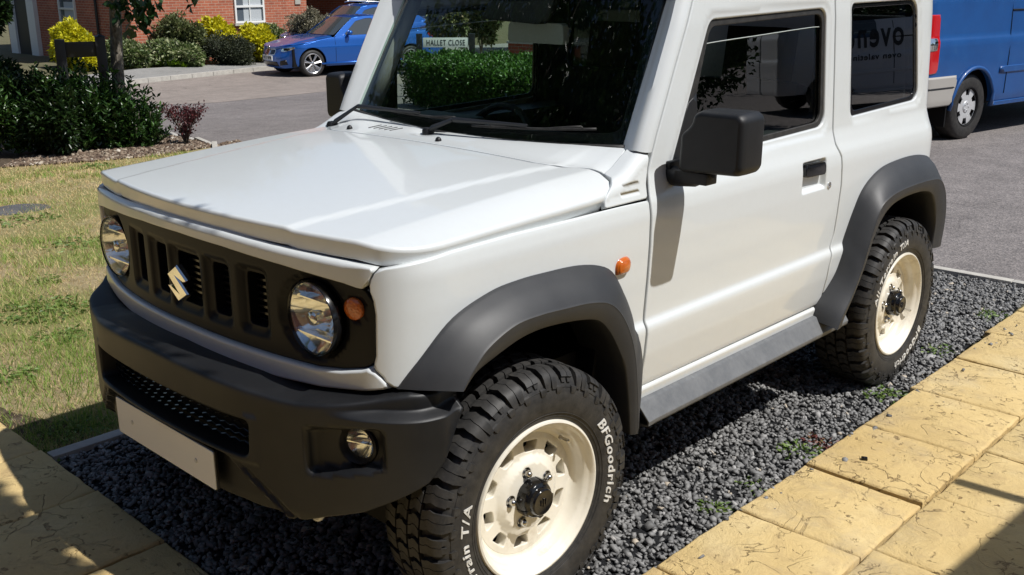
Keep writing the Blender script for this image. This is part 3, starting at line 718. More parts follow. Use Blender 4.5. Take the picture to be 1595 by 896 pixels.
# --- windscreen
def Mws(a, t):
    return np.stack([a*(1-.045*t), yb(a)+t*.245+.0*a, zb(a)+t*.445], 1)
wsp = roundpoly([(-.615, .0), (-.3, .0), (0, 0), (.3, 0), (.615, .0), (.600, 1.0), (0, 1.01), (-.600, 1.0)], [.05, 0, 0, 0, .05, .04, 0, .04], 6)
ws = panel('windscreen', wsp, Mws, h=.05, r=.002, m=WGLASS, parent=car, skirt=.004)
inn = roundpoly([(-.585, .075), (-.3, .07), (0, .07), (.3, .07), (.585, .075), (.572, .93), (.12, .945), (-.12, .945), (-.572, .93)], [.05, 0, 0, 0, .05, .04, 0, 0, .04], 6)
panel('black_border', wsp, lambda a, t: Mws(a, t)+np.array([0, .006, -.004]), h=.05, holes=[inn], r=.001, m=GLOSSBLK, parent=ws, skirt=.002)
mb = MB(); q = [Mws(np.array([a]), np.array([-.022]))[0]+np.array([0, 0, .0]) for a in np.linspace(-.62, .62, 25)]
mb.tube(q, .009, 8); mb.build('windscreen_seal', RUBBER, ws, smooth=True)
# A pillars
for s in (1, -1):
    prof = []
    for t in np.linspace(-.03, 1.12, 24):
        g = Mws(np.array([.612]), np.array([t]))[0]; z = g[2]
        tz = np.interp(z, [1.10, 1.198, 1.375, 1.545, 1.60, 1.66], [.605, .648, .735, .822, .850, .885]); x2 = float(Sz(z))
        d = np.array([x2-.002, tz-.006, z+.0])
        front = np.array([x2-.028, tz-.048, z+.006]); 
        pts = [g+[-.006, .004, -.010], g+[.002, -.003, 0], g+[.010, -.005, 0]]
        for k_ in (.35, .7): pts.append(g+[.010, -.005, 0]+(front-g-[.010, -.005, 0])*k_+np.array([0, -.004*math.sin(math.pi*k_), 0]))
        for k_ in np.linspace(0, 1, 6):
            p0, p1, p2 = front, np.array([x2-.002, tz-.036, z]), np.array([x2-.001, tz-.014, z]); pts.append((1-k_)**2*p0+2*k_*(1-k_)*p1+k_*k_*p2)
        pts += [d, d-[.014, 0, 0]]
        prof.append(pts)
    m_ = len(prof[0]); V = [tuple(p) for r_ in prof for p in r_]; F = [(i*m_+j, (i+1)*m_+j, (i+1)*m_+j+1, i*m_+j+1) for i in range(len(prof)-1) for j in range(m_-1)]
    if s < 0: V = [(-x, y, z) for x, y, z in V]
    o = meshobj('windscreen_pillar', V, F, WHITE, car); bm = bmesh.new(); bm.from_mesh(o.data); bmesh.ops.recalc_face_normals(bm, faces=bm.faces); bm.to_mesh(o.data); bm.free(); 
    o.data.shade_smooth(); o.data.set_sharp_from_angle(angle=R(50))
    if o.data.polygons[len(F)//2].normal.x*s < 0: o.data.flip_normals()
    # interior pillar trim
    mb = MB(); a = Mws(np.array([.60]), np.array([0.0]))[0]; b = Mws(np.array([.60]), np.array([1.02]))[0]
    mb.tube([(s*(a[0]+.02), a[1]+.055, a[2]-.03), (s*(b[0]+.01), b[1]+.05, b[2])], .036, 10); mb.build('pillar_trim', GREYTRIM if s < 0 else DARK2, car, smooth=True)
# roof, gutter, header, tailgate
def Mroof(x, y): return np.stack([x, y, 1.700-.035*(np.abs(x)/.62)**2.5-.03*sst(1.15, .80, y)-.02*sst(2.3, 2.62, y)], 1)
panel('roof', roundpoly([(-.64, .835), (0, .80), (.64, .835), (.655, 2.60), (-.655, 2.60)], [.06, 0, .06, .06, .06], 5), Mroof, h=.06, r=.035, rise=1.0, m=PLAST, parent=car, skirt=.03)
for s in (1, -1): mb = MB(); mb.tube([(s*.672, .84, 1.622), (s*.676, .90, 1.628), (s*.678, 2.58, 1.628)], .012, 8); mb.build('roof_gutter', PLAST, car, smooth=True)
mb = MB(); mb.box((0, .855, 1.625), (1.20, .08, .035), rx=.5); mb.box((0, 1.75, 1.655), (1.24, 1.7, .012)); mb.build('roof_lining', GREYTRIM, car)
mb = MB(); mb.box((0, 2.70, 1.02), (1.10, .03, .9)); tg = mb.build('tailgate', WHITE, car, bevel=.012)
mb = MB(); mb.box((0, 2.72, 1.33), (.95, .02, .38)); mb.build('rear_window', PGLASS, tg)
mb = MB(); mb.lathe([(.05, .26), (.30, .26), (.345, .22), (.345, .06), (.30, .02), (.05, .02)], c=(0, 2.73, .92), axis='y', n=40); mb.build('spare_wheel', RUBBER, car, smooth='auto')
for s in (1, -1):
    mb = MB(); mb.box((s*.50, 2.74, .54), (.34, .16, .14)); mb.build('rear_bumper', PLAST, car, bevel=.02)
    mb = MB(); mb.box((s*.48, 2.825, .56), (.16, .02, .07)); mb.build('tail_lamp', mat('red_lens', (.5, .01, .01), .1, coat=1) if s > 0 else bpy.data.materials['red_lens'], car)
# --- front bumper
bpts = np.array([(0, -.575), (.30, -.56), (.44, -.524), (.58, -.474), (.70, -.414), (.784, -.335), (.812, -.215)])
bq = catmull(np.concatenate([[[-.30, -.56]], bpts]), 40)[40:]
bs = np.concatenate([[0], np.cumsum(np.hypot(*np.diff(bq, axis=0).T))]); bt = np.gradient(bq, axis=0); bt /= np.hypot(*bt.T)[:, None]
BUMP = (bs, bq[:, 0], bq[:, 1], bt[:, 1], -bt[:, 0])
def zcr(a): return np.interp(a, [0, .35, .47, .53, .70, .82, .957], [.704, .694, .684, .682, .700, .717, .712])
fogp = roundpoly([(.548, .492), (.765, .540), (.760, .650), (.548, .630)], .03, 5)
def Mbump(off=0):
    def f(u, v):
        a = np.abs(u); zc = zcr(a); t = (v-zc)/.006; sp = .006*np.where(t > 30, t, np.log1p(np.exp(np.minimum(t, 30))))
        z = v-sp*.97
        o = -sp*1.0+off
        blk = sst(.485, .515, a)*(1-sst(.895, .93, a))
        o = o-.034*sst(.660, .680, z)*sst(.60, .76, a)-.012*sst(.655, .69, z)*(1-sst(.49, .51, a))*0-.010*(1-sst(.495, .515, a))*(1-sst(.62, .66, z))*0
        P = np.stack([a, z], 1); d, _, _ = segdist(P, fogp); i_ = inside(P, fogp)
        o = o-.034*np.where(i_, sst(0, .022, d), 0)
        # plate recess and diagonal channel under the intake
        dg = (a-.30)+(z-.50)*1.35
        o = o-.024*(1-sst(-.012, .012, dg))*(1-sst(.488, .503, z))-.010*np.exp(-((dg-.035)/.012)**2)*(1-sst(.47, .50, z))
        # lip round the intake, tuck under at the bottom
        o = o-.10*np.maximum(.40-z, 0)*1.2-.02*sst(.90, .957, a)
        o = o+.004*bumpbox(a, z, -1, .415, .500, .624, .004)
        x, y = wrapc(BUMP, u, o); return np.stack([x, y, z], 1)
    return f
hb = [(0, .372), (.26, .368), (.33, .372), (.40, .366), (.48, .366), (.54, .376), (.60, .398), (.70, .428), (.79, .470), (.86, .505), (.905, .553), (.945, .61), (.975, .665), (.977, .712), (.977, .742), (.86, .752), (.80, .757), (.64, .772), (.5, .79), (.36, .812), (0, .822)]
ob = hb+[(-a, b) for a, b in reversed(hb) if a > 1e-6]
ik = roundpoly([(-.385, .514), (.385, .514), (.392, .612), (-.392, .612)], .02, 4)
fh = [np.array([(q*.676+.047*math.cos(t), .584+.047*math.sin(t)) for t in np.linspace(0, 2*math.pi, 33)[:-1]]) for q in (1, -1)]
bump = panel('front_bumper', ob, Mbump(), h=.0115, holes=[ik]+fh, r=.005, hole_r=.008, hole_skirt=.055, skirt=.03, m=PLAST, parent=car,
             rows=[.654, .658, .662, .666, .67, .674, .678, .682, .686, .69, .695, .70, .705, .71, .715, .72])
mb = MB()
for r_ in range(6):
    z = .522+r_*.017
    for i in range(40):
        u0 = -.39+i*.0195; up = (i+r_) % 2
        a = Mbump(-.045)(np.array([u0, u0+.0195]), np.array([z+(.006 if up else 0), z+(0 if up else .006)]))
        mb.tube([a[0], a[1]], .0022, 4, cap=False)
mb.build('intake_mesh', GLOSSBLK, bump)
panel('intake_backing', roundpoly([(-.42, .50), (.42, .50), (.42, .63), (-.42, .63)], .01, 2), Mbump(-.085), h=.05, r=.001, m=DARK, parent=bump)
for s in (1, -1):
    c = Mbump(-.006)(np.array([s*.676]), np.array([.584]))[0]+np.array([0, 0, 0])
    fg = empty('fog_light', tuple(c), rz=s*.30, parent=car)
    mb = MB(); mb.lathe([(.054, .03), (.052, -.004), (.047, -.008), (.043, -.004), (.0385, .008), (.038, .02)], axis='y', n=40); mb.build('lamp_surround', PLAST, fg, smooth='auto')
    mb = MB(); mb.lathe([(.0405, .006)]+[(.0405*q, .006+.035*(1-q*q)) for q in (.85, .7, .5, .3, .05)], axis='y', n=40); mb.box((0, .014, 0), (.07, .02, .003)); mb.build('reflector', REFL, fg, smooth='auto', fix=False)
    mb = MB(); mb.lathe([(.041, .004), (.039, -.002), (.03, -.006), (.018, -.0085), (.0005, -.0095)], axis='y', n=40); mb.build('lens', LGLASS, fg, smooth=True)
mb = MB(); mb.prism(roundpoly([(-.262, -.0575), (.262, -.0575), (.262, .0575), (-.262, .0575)], .008, 3), lambda p: (p[0], -.560, .4405+p[1]), lambda p: (p[0], -.5665, .4405+p[1]))
mb.build('number_plate', GLOSSBLK, car)
mb = MB(); mb.prism(roundpoly([(-.2575, -.053), (.2575, -.053), (.2575, .053), (-.2575, .053)], .006, 3), lambda p: (p[0], -.567, .4405+p[1]), lambda p: (p[0], -.5695, .4405+p[1]))
mb.build('plate_face', PLATE, bpy.data.objects['number_plate'])
for q in (-.17, .17):
    mb = MB(); mb.lathe([(.0005, -.5722), (.006, -.5718), (.0065, -.569)], c=(q, 0, .441), axis='y', n=14); mb.build('screw_cap', UPV0, bpy.data.objects['number_plate'])
mb = MB(); mb.tube([(.50+.022*math.cos(t), -.435+.006*math.sin(t), .372+.022*math.sin(t)) for t in np.linspace(0, 6.28, 17)], .007, 8); mb.build('towing_eye', WHITE, car, smooth=True)
# --- underbody
mb = MB(); mb.box((0, 1.2, .50), (1.30, 2.9, .22)); mb.box((.38, 1.1, .38), (.09, 3.0, .11)); mb.box((-.38, 1.1, .38), (.09, 3.0, .11)); mb.box((0, -.20, .50), (.98, .50, .30)); mb.build('chassis', STEEL, car)
mb = MB()
for y in (0, 2.25): mb.tube([(-.62, y, .345), (.62, y, .345)], .042, 12); mb.lathe([(.02, -.13), (.11, -.06), (.125, 0), (.11, .06), (.02, .13)], c=(-.12, y, .35), axis='y', n=20)
for s in (1, -1):
    for y in (0.02, 2.2): mb.tube([(s*.52, y+.05, .34), (s*.50, y+.06, .75)], .022, 8); mb.lathe([(.06, -.12), (.06, .12)], c=(s*.45, y, .50), axis='z', n=16)
mb.build('axles', STEEL, car, smooth='auto')
# wheel-arch liners (inside of the wings)
for s in (1, -1):
    for yc, sc in ((0.09, 1.0), (2.20, 1.02)):
        mb = MB()
        arc = [(yc+.40*math.cos(t)*sc, .42+.44*math.sin(t)*sc) for t in np.linspace(-.25, math.pi+.25, 24)]
        V = [(s*.715, y, z) for y, z in arc]+[(s*.42, y, z) for y, z in arc]; n_ = len(arc)
        mb.add(V, [(i, i+1, n_+i+1, n_+i) for i in range(n_-1)]+[tuple(range(n_, 2*n_))])
        mb.build('arch_liner', DARK, car, smooth='auto', fix=False)
for c_, d_, r_ in (((.63, .36, .47), (.17, .012, .34), -.12), ((.63, 2.55, .50), (.17, .012, .26), 0), ((-.63, .36, .47), (.17, .012, .34), -.12)):
    mb = MB(); mb.box(c_, d_, rx=r_); mb.build('mud_flap', PLAST, car)
# --- mirrors
def mirror(s):
    root = empty('door_mirror', (0, 0, 0), parent=car)
    P = [(.772, 1.098), (.955, 1.106), (.970, 1.126), (.970, 1.262), (.954, 1.279), (.826, 1.279), (.806, 1.266), (.800, 1.242), (.785, 1.224), (.766, 1.210), (.762, 1.11)]
    P = roundpoly(P, [.02, .02, .01, .015, .02, .02, .008, .008, .01, .014, .01], 4)
    c = P.mean(0); mb = MB(); secs = [(.665, .90), (.669, .945), (.678, .972), (.695, .99), (.72, 1.0), (.762, .995), (.772, .97)]
    vs = []; n_ = len(P)
    def inset(P, k_): # inset by distance rather than scale so the notch keeps its shape
        e = np.roll(P, -1, 0)-np.roll(P, 1, 0); e /= np.hypot(*e.T)[:, None]; nn = np.stack([-e[:, 1], e[:, 0]], 1); return P+nn*k_
    secs = [(.662, .016), (.6635, .011), (.668, .006), (.675, .003), (.69, .0008), (.72, 0), (.758, .001), (.765, .004), (.766, .007), (.755, .008)]
    for y, q in secs:
        # bulges rearwards at the outer side
        for p in inset(P, q): vs.append((p[0], y+(.012*sst(.85, .98, p[0]) if y > .70 else 0), p[1]))
    mb.add(vs, [(i*n_+j, i*n_+(j+1) % n_, (i+1)*n_+(j+1) % n_, (i+1)*n_+j) for i in range(len(secs)-1) for j in range(n_)])
    cq = [(.5*(p[0])+.5*.875, .6618, .5*p[1]+.5*1.185) for p in inset(P, .016)]
    mb.add([vs[j] for j in range(n_)]+cq+[(.875, .6617, 1.185)], [(j, (j+1) % n_, n_+(j+1) % n_, n_+j) for j in range(n_)]+[(n_+j, n_+(j+1) % n_, 2*n_) for j in range(n_)])
    o = mb.build('mirror_housing', PLAST, root, smooth='auto')

    mb = MB(); g = inset(P, .009); mb.add([(p[0], .757+.012*sst(.85, .98, p[0]), p[1]) for p in g], [tuple(range(n_))]); o2 = mb.build('mirror_glass', CHROME, root)
    mb = MB(); mb.tube([(.700, .715, 1.085), (.735, .705, 1.074), (.80, .70, 1.078), (.855, .705, 1.105)], [.030, .026, .022, .020], 12); mb.box((.712, .735, 1.09), (.02, .09, .06)); mb.box((.80, .705, 1.085), (.11, .055, .034)); o3 = mb.build('mirror_arm', PLAST, root, bevel=.006)
    if s < 0:
        for q in (o, o2, o3): # the far mirror is turned in a little
            for v in q.data.vertices: v.co.x = -(.725+(v.co.x-.725)*.60)
            q.data.flip_normals()
mirror(1); mirror(-1)
# --- wipers
def wiper(px, a0, a1, aend):
    w_ = empty('wiper', (0, 0, 0), parent=car)
    pv = Mcowl(np.array([px]), np.array([.512]))[0]
    mb = MB(); mb.lathe([(.021, -.004), (.021, .012), (.016, .02), (.004, .022)], c=tuple(pv), axis='z', n=20); mb.build('spindle', PLAST, w_, smooth='auto')
    mid = Mws(np.array([a0+.17]), np.array([.055]))[0]+np.array([0, -.045, .025])
    tip = Mws(np.array([(a1+aend)/2]), np.array([.075]))[0]+np.array([0, -.022, .012])
    mb = MB(); A = pv+np.array([.01, .0, .018]); B = pv*.35+mid*.65+np.array([0, 0, .018])
    for p, q, w0, w1 in ((A, B, .026, .018), (B, tip, .014, .008)):
        d = (q-p); d /= np.linalg.norm(d); sd = np.cross(d, [0, -.5, .85]); sd /= np.linalg.norm(sd); upn = np.cross(sd, d)
        V = [];
        for c_, wd, hh in ((p, w0, .011), (q, w1, .007)):
            for aa, bb in ((-1, -1), (1, -1), (1, 1), (-1, 1)): V.append(c_+sd*aa*wd/2+upn*bb*hh/2)
        mb.add(V, [(3, 2, 1, 0), (4, 5, 6, 7), (0, 1, 5, 4), (1, 2, 6, 5), (2, 3, 7, 6), (3, 0, 4, 7)])
    mb.build('wiper_arm', PLAST, w_, bevel=.002)
    mb = MB()
    P = [Mws(np.array([x]), np.array([.05+.03*(x-a1)/(aend-a1)]))[0]+np.array([0, -.010, .006]) for x in np.linspace(a1, aend, 12)]
    mb.tube(P, .0045, 6); P2 = [p+np.array([0, -.010, .005+.004*math.sin(i*.8)]) for i, p in enumerate(P)]; mb.tube(P2[2:-1], .0028, 5)
    for i in (2, 4, 7, 10): mb.tube([P[i], P2[i]], .003, 5)
    mb.build('wiper_blade', RUBBER, w_, smooth=True)
wiper(-.635, -.62, -.40, .02); wiper(-.115, -.10, .06, .52)
# --- cabin
cab = MB(); cab.box((0, .80, 1.005), (1.34, .36, .22)); cab.box((0, .70, 1.09), (1.30, .40, .04)); cab.build('dashboard', DARK2, car, bevel=.03)
mb = MB(); mb.box((-.36, .78, 1.125), (.30, .20, .05)); mb.build('instrument_hood', DARK2, car, bevel=.02)
mb = MB()
t_ = np.linspace(0, 2*math.pi, 33); c = np.array([-.36, 1.06, .99]); mb.tube([c+np.array([.18*math.cos(q), .09*math.sin(q)*.9, .16*math.sin(q)]) for q in t_], .014, 8, cap=False); mb.box(tuple(c), (.30, .04, .05)); mb.build('steering_wheel', DARK2, car, smooth='auto')
for sx in (-.34, .34):
    st = empty('seat', (sx, 1.45, .55), parent=car)
    mb = MB(); mb.box((0, -.05, .12), (.48, .50, .16)); mb.build('seat_cushion', DARK, st, bevel=.04)
    mb = MB(); mb.box((0, .26, .42), (.46, .14, .58), rx=-.22); mb.build('backrest', DARK, st, bevel=.04)
    mb = MB(); mb.box((0, .36, .80), (.25, .10, .19), rx=-.15); mb.tube([(-.06, .34, .66), (-.06, .35, .74)], .007, 6); mb.tube([(.06, .34, .66), (.06, .35, .74)], .007, 6); mb.build('headrest', DARK, st, bevel=.02)
mb = MB(); mb.box((0, 2.3, .85), (1.1, .14, .45)); mb.box((0, 1.5, .58), (1.3, 1.9, .05)); mb.box((0, 2.45, .75), (1.2, .4, .3)); mb.build('rear_bench', DARK, car, bevel=.02)
mb = MB(); mb.prism(roundpoly([(-.045, -.055), (.205, -.055), (.20, .012), (-.04, .012)], .016, 4), lambda p: (p[0], .845, 1.475+p[1]), lambda p: (p[0], .815, 1.475+p[1])); mb.tube([(0, .84, 1.50), (0, .86, 1.56)], .012, 8); mb.build('rear_view_mirror', GREYTRIM, car, bevel=.004)
mb = MB(); mb.prism(roundpoly([(-.10, 1.495), (.17, 1.485), (.20, 1.60), (-.08, 1.60)], .015, 3), lambda p: (p[0], yb(0)+.245*(p[1]-1.147)/.445+.05, p[1]), lambda p: (p[0], yb(0)+.245*(p[1]-1.147)/.445+.012, p[1])); mb.build('camera_housing', DARK, car, bevel=.006)
# ------------------------------------------------------------------ wheels
tp = catmull([(0, .3385), (.04, .3382), (.076, .336), (.094, .328), (.105, .312), (.1115, .29), (.113, .268), (.110, .245), (.103, .225), (.098, .2165)], 8)
ts = np.concatenate([[0], np.cumsum(np.hypot(*np.diff(tp, axis=0).T))]); XC = -.104
tn = np.gradient(tp, axis=0); tn /= np.hypot(*tn.T)[:, None]; tn = np.stack([-tn[:, 1], tn[:, 0]], 1)  # outward (a, r)
def tsurf(l, s, h): # l: arc length round the tyre at r .338, s: across, h: above carcass
    a = np.interp(abs(s), ts, tp[:, 0]); r = np.interp(abs(s), ts, tp[:, 1]); na = np.interp(abs(s), ts, tn[:, 0]); nr = np.interp(abs(s), ts, tn[:, 1])
    sg = 1 if s >= 0 else -1; a = a+na*h; r = r+nr*h; ph = l/.338
    return (XC+sg*a, r*math.cos(ph), r*math.sin(ph))
NP_ = 34; pit = 2*math.pi*.338/NP_
def make_wheel():
    root = empty('wheel', (0, 0, 0), parent=car)
    mb = MB(); half = [(r, XC+a) for a, r in tp]; other = [(r, XC-a) for a, r in tp[1:]][::-1]
    full_ = other+half; mb.lathe(full_, axis='x', n=132)
    # tread blocks and shoulder lugs
    rg = random.Random(3)
    def strip(l0, sts, sg):
        top = []; bot = []
        for s, a, b, h in sts:
            top += [tsurf(l0+a, sg*s, h), tsurf(l0+b, sg*s, h)]; bot += [tsurf(l0+a, sg*s, -.002), tsurf(l0+b, sg*s, -.002)]
        n_ = len(sts); o = 2*n_; F = []
        for i in range(n_-1):
            F.append((2*i, 2*i+1, 2*i+3, 2*i+2))
            F.append((2*i, 2*i+2, o+2*i+2, o+2*i)); F.append((2*i+1, o+2*i+1, o+2*i+3, 2*i+3))
        F.append((0, o, o+1, 1)); F.append((2*n_-2, 2*n_-1, o+2*n_-1, o+2*n_-2))
        mb.add(top+bot, F)
    H = .0140
    for k_ in range(NP_):
        for sg, ph in ((1, 0), (-1, .5)):
            l0 = (k_+ph)*pit; big_ = k_ % 2 == 0; j = rg.uniform(-.0008, .0008)
            # shoulder lug in two halves with a sipe between, wraps over on to the sidewall
            w = .047 if big_ else .042; dz = .005
            e_ = .126 if big_ else .112
            for a, b in ((-w/2, -w*.02-.0012), (-w*.02+.0006, w/2)):
                strip(l0+j, [(.047, a+dz, b+dz, H*.97), (.058, a+dz*.6, b+dz*.6, H), (.070, a-dz*.6, b-dz*.6, H), (.082, a, b, H*.98), (.092, a, b, H*.95), (.101, a+.001, b+.001, H*.82), (e_-.012, a+.002, b-.001, .007), (e_, a+.004, b-.003, .0045)], sg)
            # side biter between the lugs
            strip(l0+pit*.5, [(.118, -.008, .009, .001), (.122, -.010, .011, .005), (.132, -.012, .010, .0045), (.140, -.006, .006, .001)], sg)
            # inner zigzag blocks
            for a0, b0 in ((-.025, -.001), (.0012, .024)):
                strip(l0+pit*.42, [(.0035, a0+.006, b0+.006, H), (.012, a0+.004, b0+.004, H), (.020, a0-.003, b0-.003, H), (.030, a0-.002, b0-.002, H), (.041, a0+.006, b0+.004, H*.97)], sg)
    # thin moulded rings on the sidewall
    ty = mb.build('tyre', RUBBER, root, fix=True); ty.data.shade_smooth(); ty.data.set_sharp_from_angle(angle=R(28))
    mb = MB()
    for r in (.228, .2365, .305):
        a = float(np.interp(-r, -tp[20:, 1], tp[20:, 0])); mb.tube([(XC+a+.0005, r*math.cos(q), r*math.sin(q)) for q in np.linspace(0, 2*math.pi, 121)], .0011, 5, cap=False)
    mb.build('sidewall_rings', RUBBER, ty, smooth=True)
    for txt, ph0, size, sh in (('BFGoodrich', 8, .0385, .15), ('All-Terrain T/A', 200, .036, .15)):
        lt = MB(); V, F = text_mesh(txt, 1, .0, .016, sh); V = V*size
        wd = V[:, 0].max()-V[:, 0].min(); stretch = {'BFGoodrich': 57, 'All-Terrain T/A': 78}[txt]*math.pi/180*.268/wd
        out = []; 
        for hgt in (.0026, -.002):
            for v in V:
                r = .2545+v[1]; a = float(np.interp(-r, -tp[20:, 1], tp[20:, 0])); ph = math.radians(ph0)-v[0]*stretch/.268
                out.append((XC+a+hgt, r*math.cos(ph), r*math.sin(ph)))
        n_ = len(V); es = {}
        for f in F:
            for i in range(len(f)): e = (f[i], f[(i+1) % len(f)]); es[e] = es.get(e, 0)+1
        side_f = [(a, a+n_, b+n_, b) for (a, b) in es if (b, a) not in es]
        lt.add(out, [tuple(f) for f in F]+side_f); lt.build('lettering', LETT, ty)
    # rim
    mb = MB(); mb.lathe([(.2165, -.012), (.2165, -.004), (.214, .0), (.209, .0015), (.2045, -.001), (.2015, -.008), (.197, -.014), (.190, -.019), (.1865, -.026), (.184, -.040), (.1805, -.049), (.175, -.054), (.168, -.0565), (.162, -.0565), (.150, -.10), (.185, -.13), (.19, -.20)], axis='x', n=96)
    rim = mb.build('rim', RIMM, root, smooth='auto')
    hs = []
    for i in range(10):
        a = i*math.pi/5+.2; w1, w2 = .145, .185
        q = [(.119, a-w1), (.119, a+w1), (.149, a+w2), (.149, a-w2)]
        pts = [(r*math.cos(t), r*math.sin(t)) for r, t in q]; hs.append(roundpoly(pts, .007, 3))
    hs.append(np.array([(.030*math.cos(t), .030*math.sin(t)) for t in np.linspace(0, 2*math.pi, 25)[:-1]]))
    for i in range(5):
        a = i*2*math.pi/5+.5; hs.append(np.array([(.070*math.cos(a)+.0145*math.cos(t), .070*math.sin(a)+.0145*math.sin(t)) for t in np.linspace(0, 2*math.pi, 17)[:-1]]))
    def Mdisc(y, z):
        r = np.hypot(y, z); th = np.arctan2(z, y)
        x = np.interp(r, [0, .05, .088, .098, .110, .155, .166], [-.036, -.036, -.038, -.044, -.0525, -.0535, -.0555])
        return np.stack([x, y, z], 1)
    circ = np.array([(.1665*math.cos(t), .1665*math.sin(t)) for t in np.linspace(0, 2*math.pi, 73)[:-1]])
    panel('wheel_disc', circ, Mdisc, h=.0075, holes=hs, r=.002, hole_r=.003, hole_skirt=.03, skirt=.01, m=RIMM, parent=rim)
    mb = MB(); mb.lathe([(.0, -.115), (.165, -.115), (.165, -.16)], axis='x', n=48); mb.lathe([(.0, -.085), (.085, -.085), (.085, -.115)], axis='x', n=32); mb.build('brake_drum', DARK, root, smooth='auto')
    mb = MB(); mb.lathe([(.052, -.050), (.052, -.030), (.050, -.012), (.046, -.004), (.038, -.001), (.037, .008), (.035, .012), (.032, .013), (.028, .0115), (.0005, .0115)], axis='x', n=40)
    for i in range(5):
        a = i*2*math.pi/5+.5+math.pi/5; mb.box((-.020, .047*math.cos(a), .047*math.sin(a)), (.034, .014, .012), rx=a-math.pi/2)
    for q in (-.008, 0, .008): mb.box((.0125, q, 0), (.003, .0035, .024-abs(q)))
    hc = mb.build('hub_cap', GLOSSBLK, root, bevel=.0015)
    for i in range(5):
        a = i*2*math.pi/5+.5; c = (0, .070*math.cos(a), .070*math.sin(a))
        mb = MB(); mb.lathe([(.0105, -.052), (.0108, -.036), (.0105, -.030), (.0085, -.024), (.005, -.0215), (.0005, -.021)], c=c, axis='x', n=6)
        mb.lathe([(.0145, -.052), (.0140, -.044), (.0105, -.038)], c=c, axis='x', n=16); mb.build('wheel_nut', DCHROME, rim, smooth='auto')
    a = math.radians(47); mb = MB(); mb.lathe([(.0055, -.046), (.0055, -.040), (.0042, -.036), (.0042, -.020), (.0048, -.018), (.0048, -.012), (.001, -.011)], c=(0, .172*math.cos(a), .172*math.sin(a)), axis='x', n=12)
    mb.build('valve', DCHROME, rim, smooth='auto')
    return root
w0 = make_wheel()
def place_wheel(o, x, y, rz, roll):
    o.location = (x, y, .3425); o.rotation_euler = (roll, 0, rz)
w1 = copy_tree(w0, car); w2 = copy_tree(w0, car); w3 = copy_tree(w0, car)
place_wheel(w0, .834, .015, -.048, 0); place_wheel(w1, .8105, 2.25, 0, R(-70)); place_wheel(w2, -.834, .015, math.pi-.048, 1.0); place_wheel(w3, -.8105, 2.25, math.pi, 2.0)
# ================================================================== GROUND
def sheet(name, poly, dz, m, h=.6, zf=G, kind='structure', **kw):
    O = dens(np.array(poly, float), h); u0, v0 = O.min(0); u1, v1 = O.max(0)
    gp = np.array(np.meshgrid(np.arange(u0+h/2, u1, h), np.arange(v0+h/2, v1, h))).reshape(2, -1).T
    gp = gp[inside(gp, O)]; d, _, _ = segdist(gp, O); gp = gp[d > h*.3]
    pts = np.concatenate([O, gp]); n_ = len(O)
    res = geometry.delaunay_2d_cdt([Vector(p) for p in pts], [(i, (i+1) % n_) for i in range(n_)], [], 0, 1e-6)
    V = np.array([tuple(v) for v in res[0]]); F = np.array([f for f in res[2] if len(f) == 3]); c = V[F].mean(1); F = F[inside(c, O)]
    P = np.column_stack([V, zf(V[:, 0])+dz])
    a = V[F]; s2 = (a[:, 1, 0]-a[:, 0, 0])*(a[:, 2, 1]-a[:, 0, 1])-(a[:, 1, 1]-a[:, 0, 1])*(a[:, 2, 0]-a[:, 0, 0]); F[s2 < 0] = F[s2 < 0][:, ::-1]
    return npmesh(name, P, F, m, smooth=True, kind=kind, **kw)
def edgey(x): return 4.08+.04*x if x > -7 else 3.80+(-7-x)*.42
def soil_mat(name, c1, c2, c3, sc=30):
    m = mat(name, c1, .95, spec=.2); k = N(m)
    f = k.noise(sc, 10, .75); k.l(k.ramp(f, [(.3, c1), (.5, c2), (.72, c3)]), k.b.inputs['Base Color']); k.l(k.bump(k.noise(sc*2.5, 8, .8), .9, .03), k.b.inputs['Normal']); return m
def asphalt(name, c, var=.25, speck=.5, patch=True):
    m = mat(name, c, .86, spec=.35); k = N(m)
    base = k.ramp(k.noise(.55, 5, .6), [(.3, tuple(q*(1-var*.5) for q in c)), (.7, tuple(min(1, q*(1+var*.5)) for q in c))])
    vo = k.n('ShaderNodeTexVoronoi'); vo.inputs['Scale'].default_value = 95; k.l(k.co(), vo.inputs[0])
    sp = k.ramp(vo.outputs['Color'], [(0, (.45, .45, .45)), (.5, (1, 1, 1)), (1, (1.75, 1.7, 1.65))])
    sp = k.mix(speck, (1, 1, 1), sp); col = k.mix(1.0, base, sp, 'MULTIPLY')
    f2 = k.ramp(k.noise(3.2, 8, .75), [(.35, (.82, .82, .82)), (.65, (1.12, 1.12, 1.12))]); col = k.mix(1.0, col, f2, 'MULTIPLY')
    cr = k.n('ShaderNodeTexVoronoi', feature='DISTANCE_TO_EDGE'); cr.inputs['Scale'].default_value = .42
    wp = k.n('ShaderNodeVectorMath', operation='ADD'); nn = k.n('ShaderNodeTexNoise'); nn.inputs['Scale'].default_value = 1.6; k.l(k.co(), nn.inputs[0]); k.l(k.co(), wp.inputs[0]); k.l(nn.outputs['Color'], wp.inputs[1]); k.l(wp.outputs[0], cr.inputs[0])
    crk = k.ramp(cr.outputs[0], [(0, (.5, .5, .5)), (.006, (1, 1, 1))]); 
    col = k.mix(.55, col, k.mix(1.0, col, crk, 'MULTIPLY'))
    k.l(col, k.b.inputs['Base Color'])
    k.l(k.bump(vo.outputs['Distance'], .55, .006), k.b.inputs['Normal']); return m
ROAD = asphalt('aged_tarmac', (.185, .168, .162), speck=.8)
ROAD2 = asphalt('brown_tarmac', (.25, .215, .19), speck=.35)
ROADDK = asphalt('drain_cover_grey', (.10, .10, .105), speck=.4)
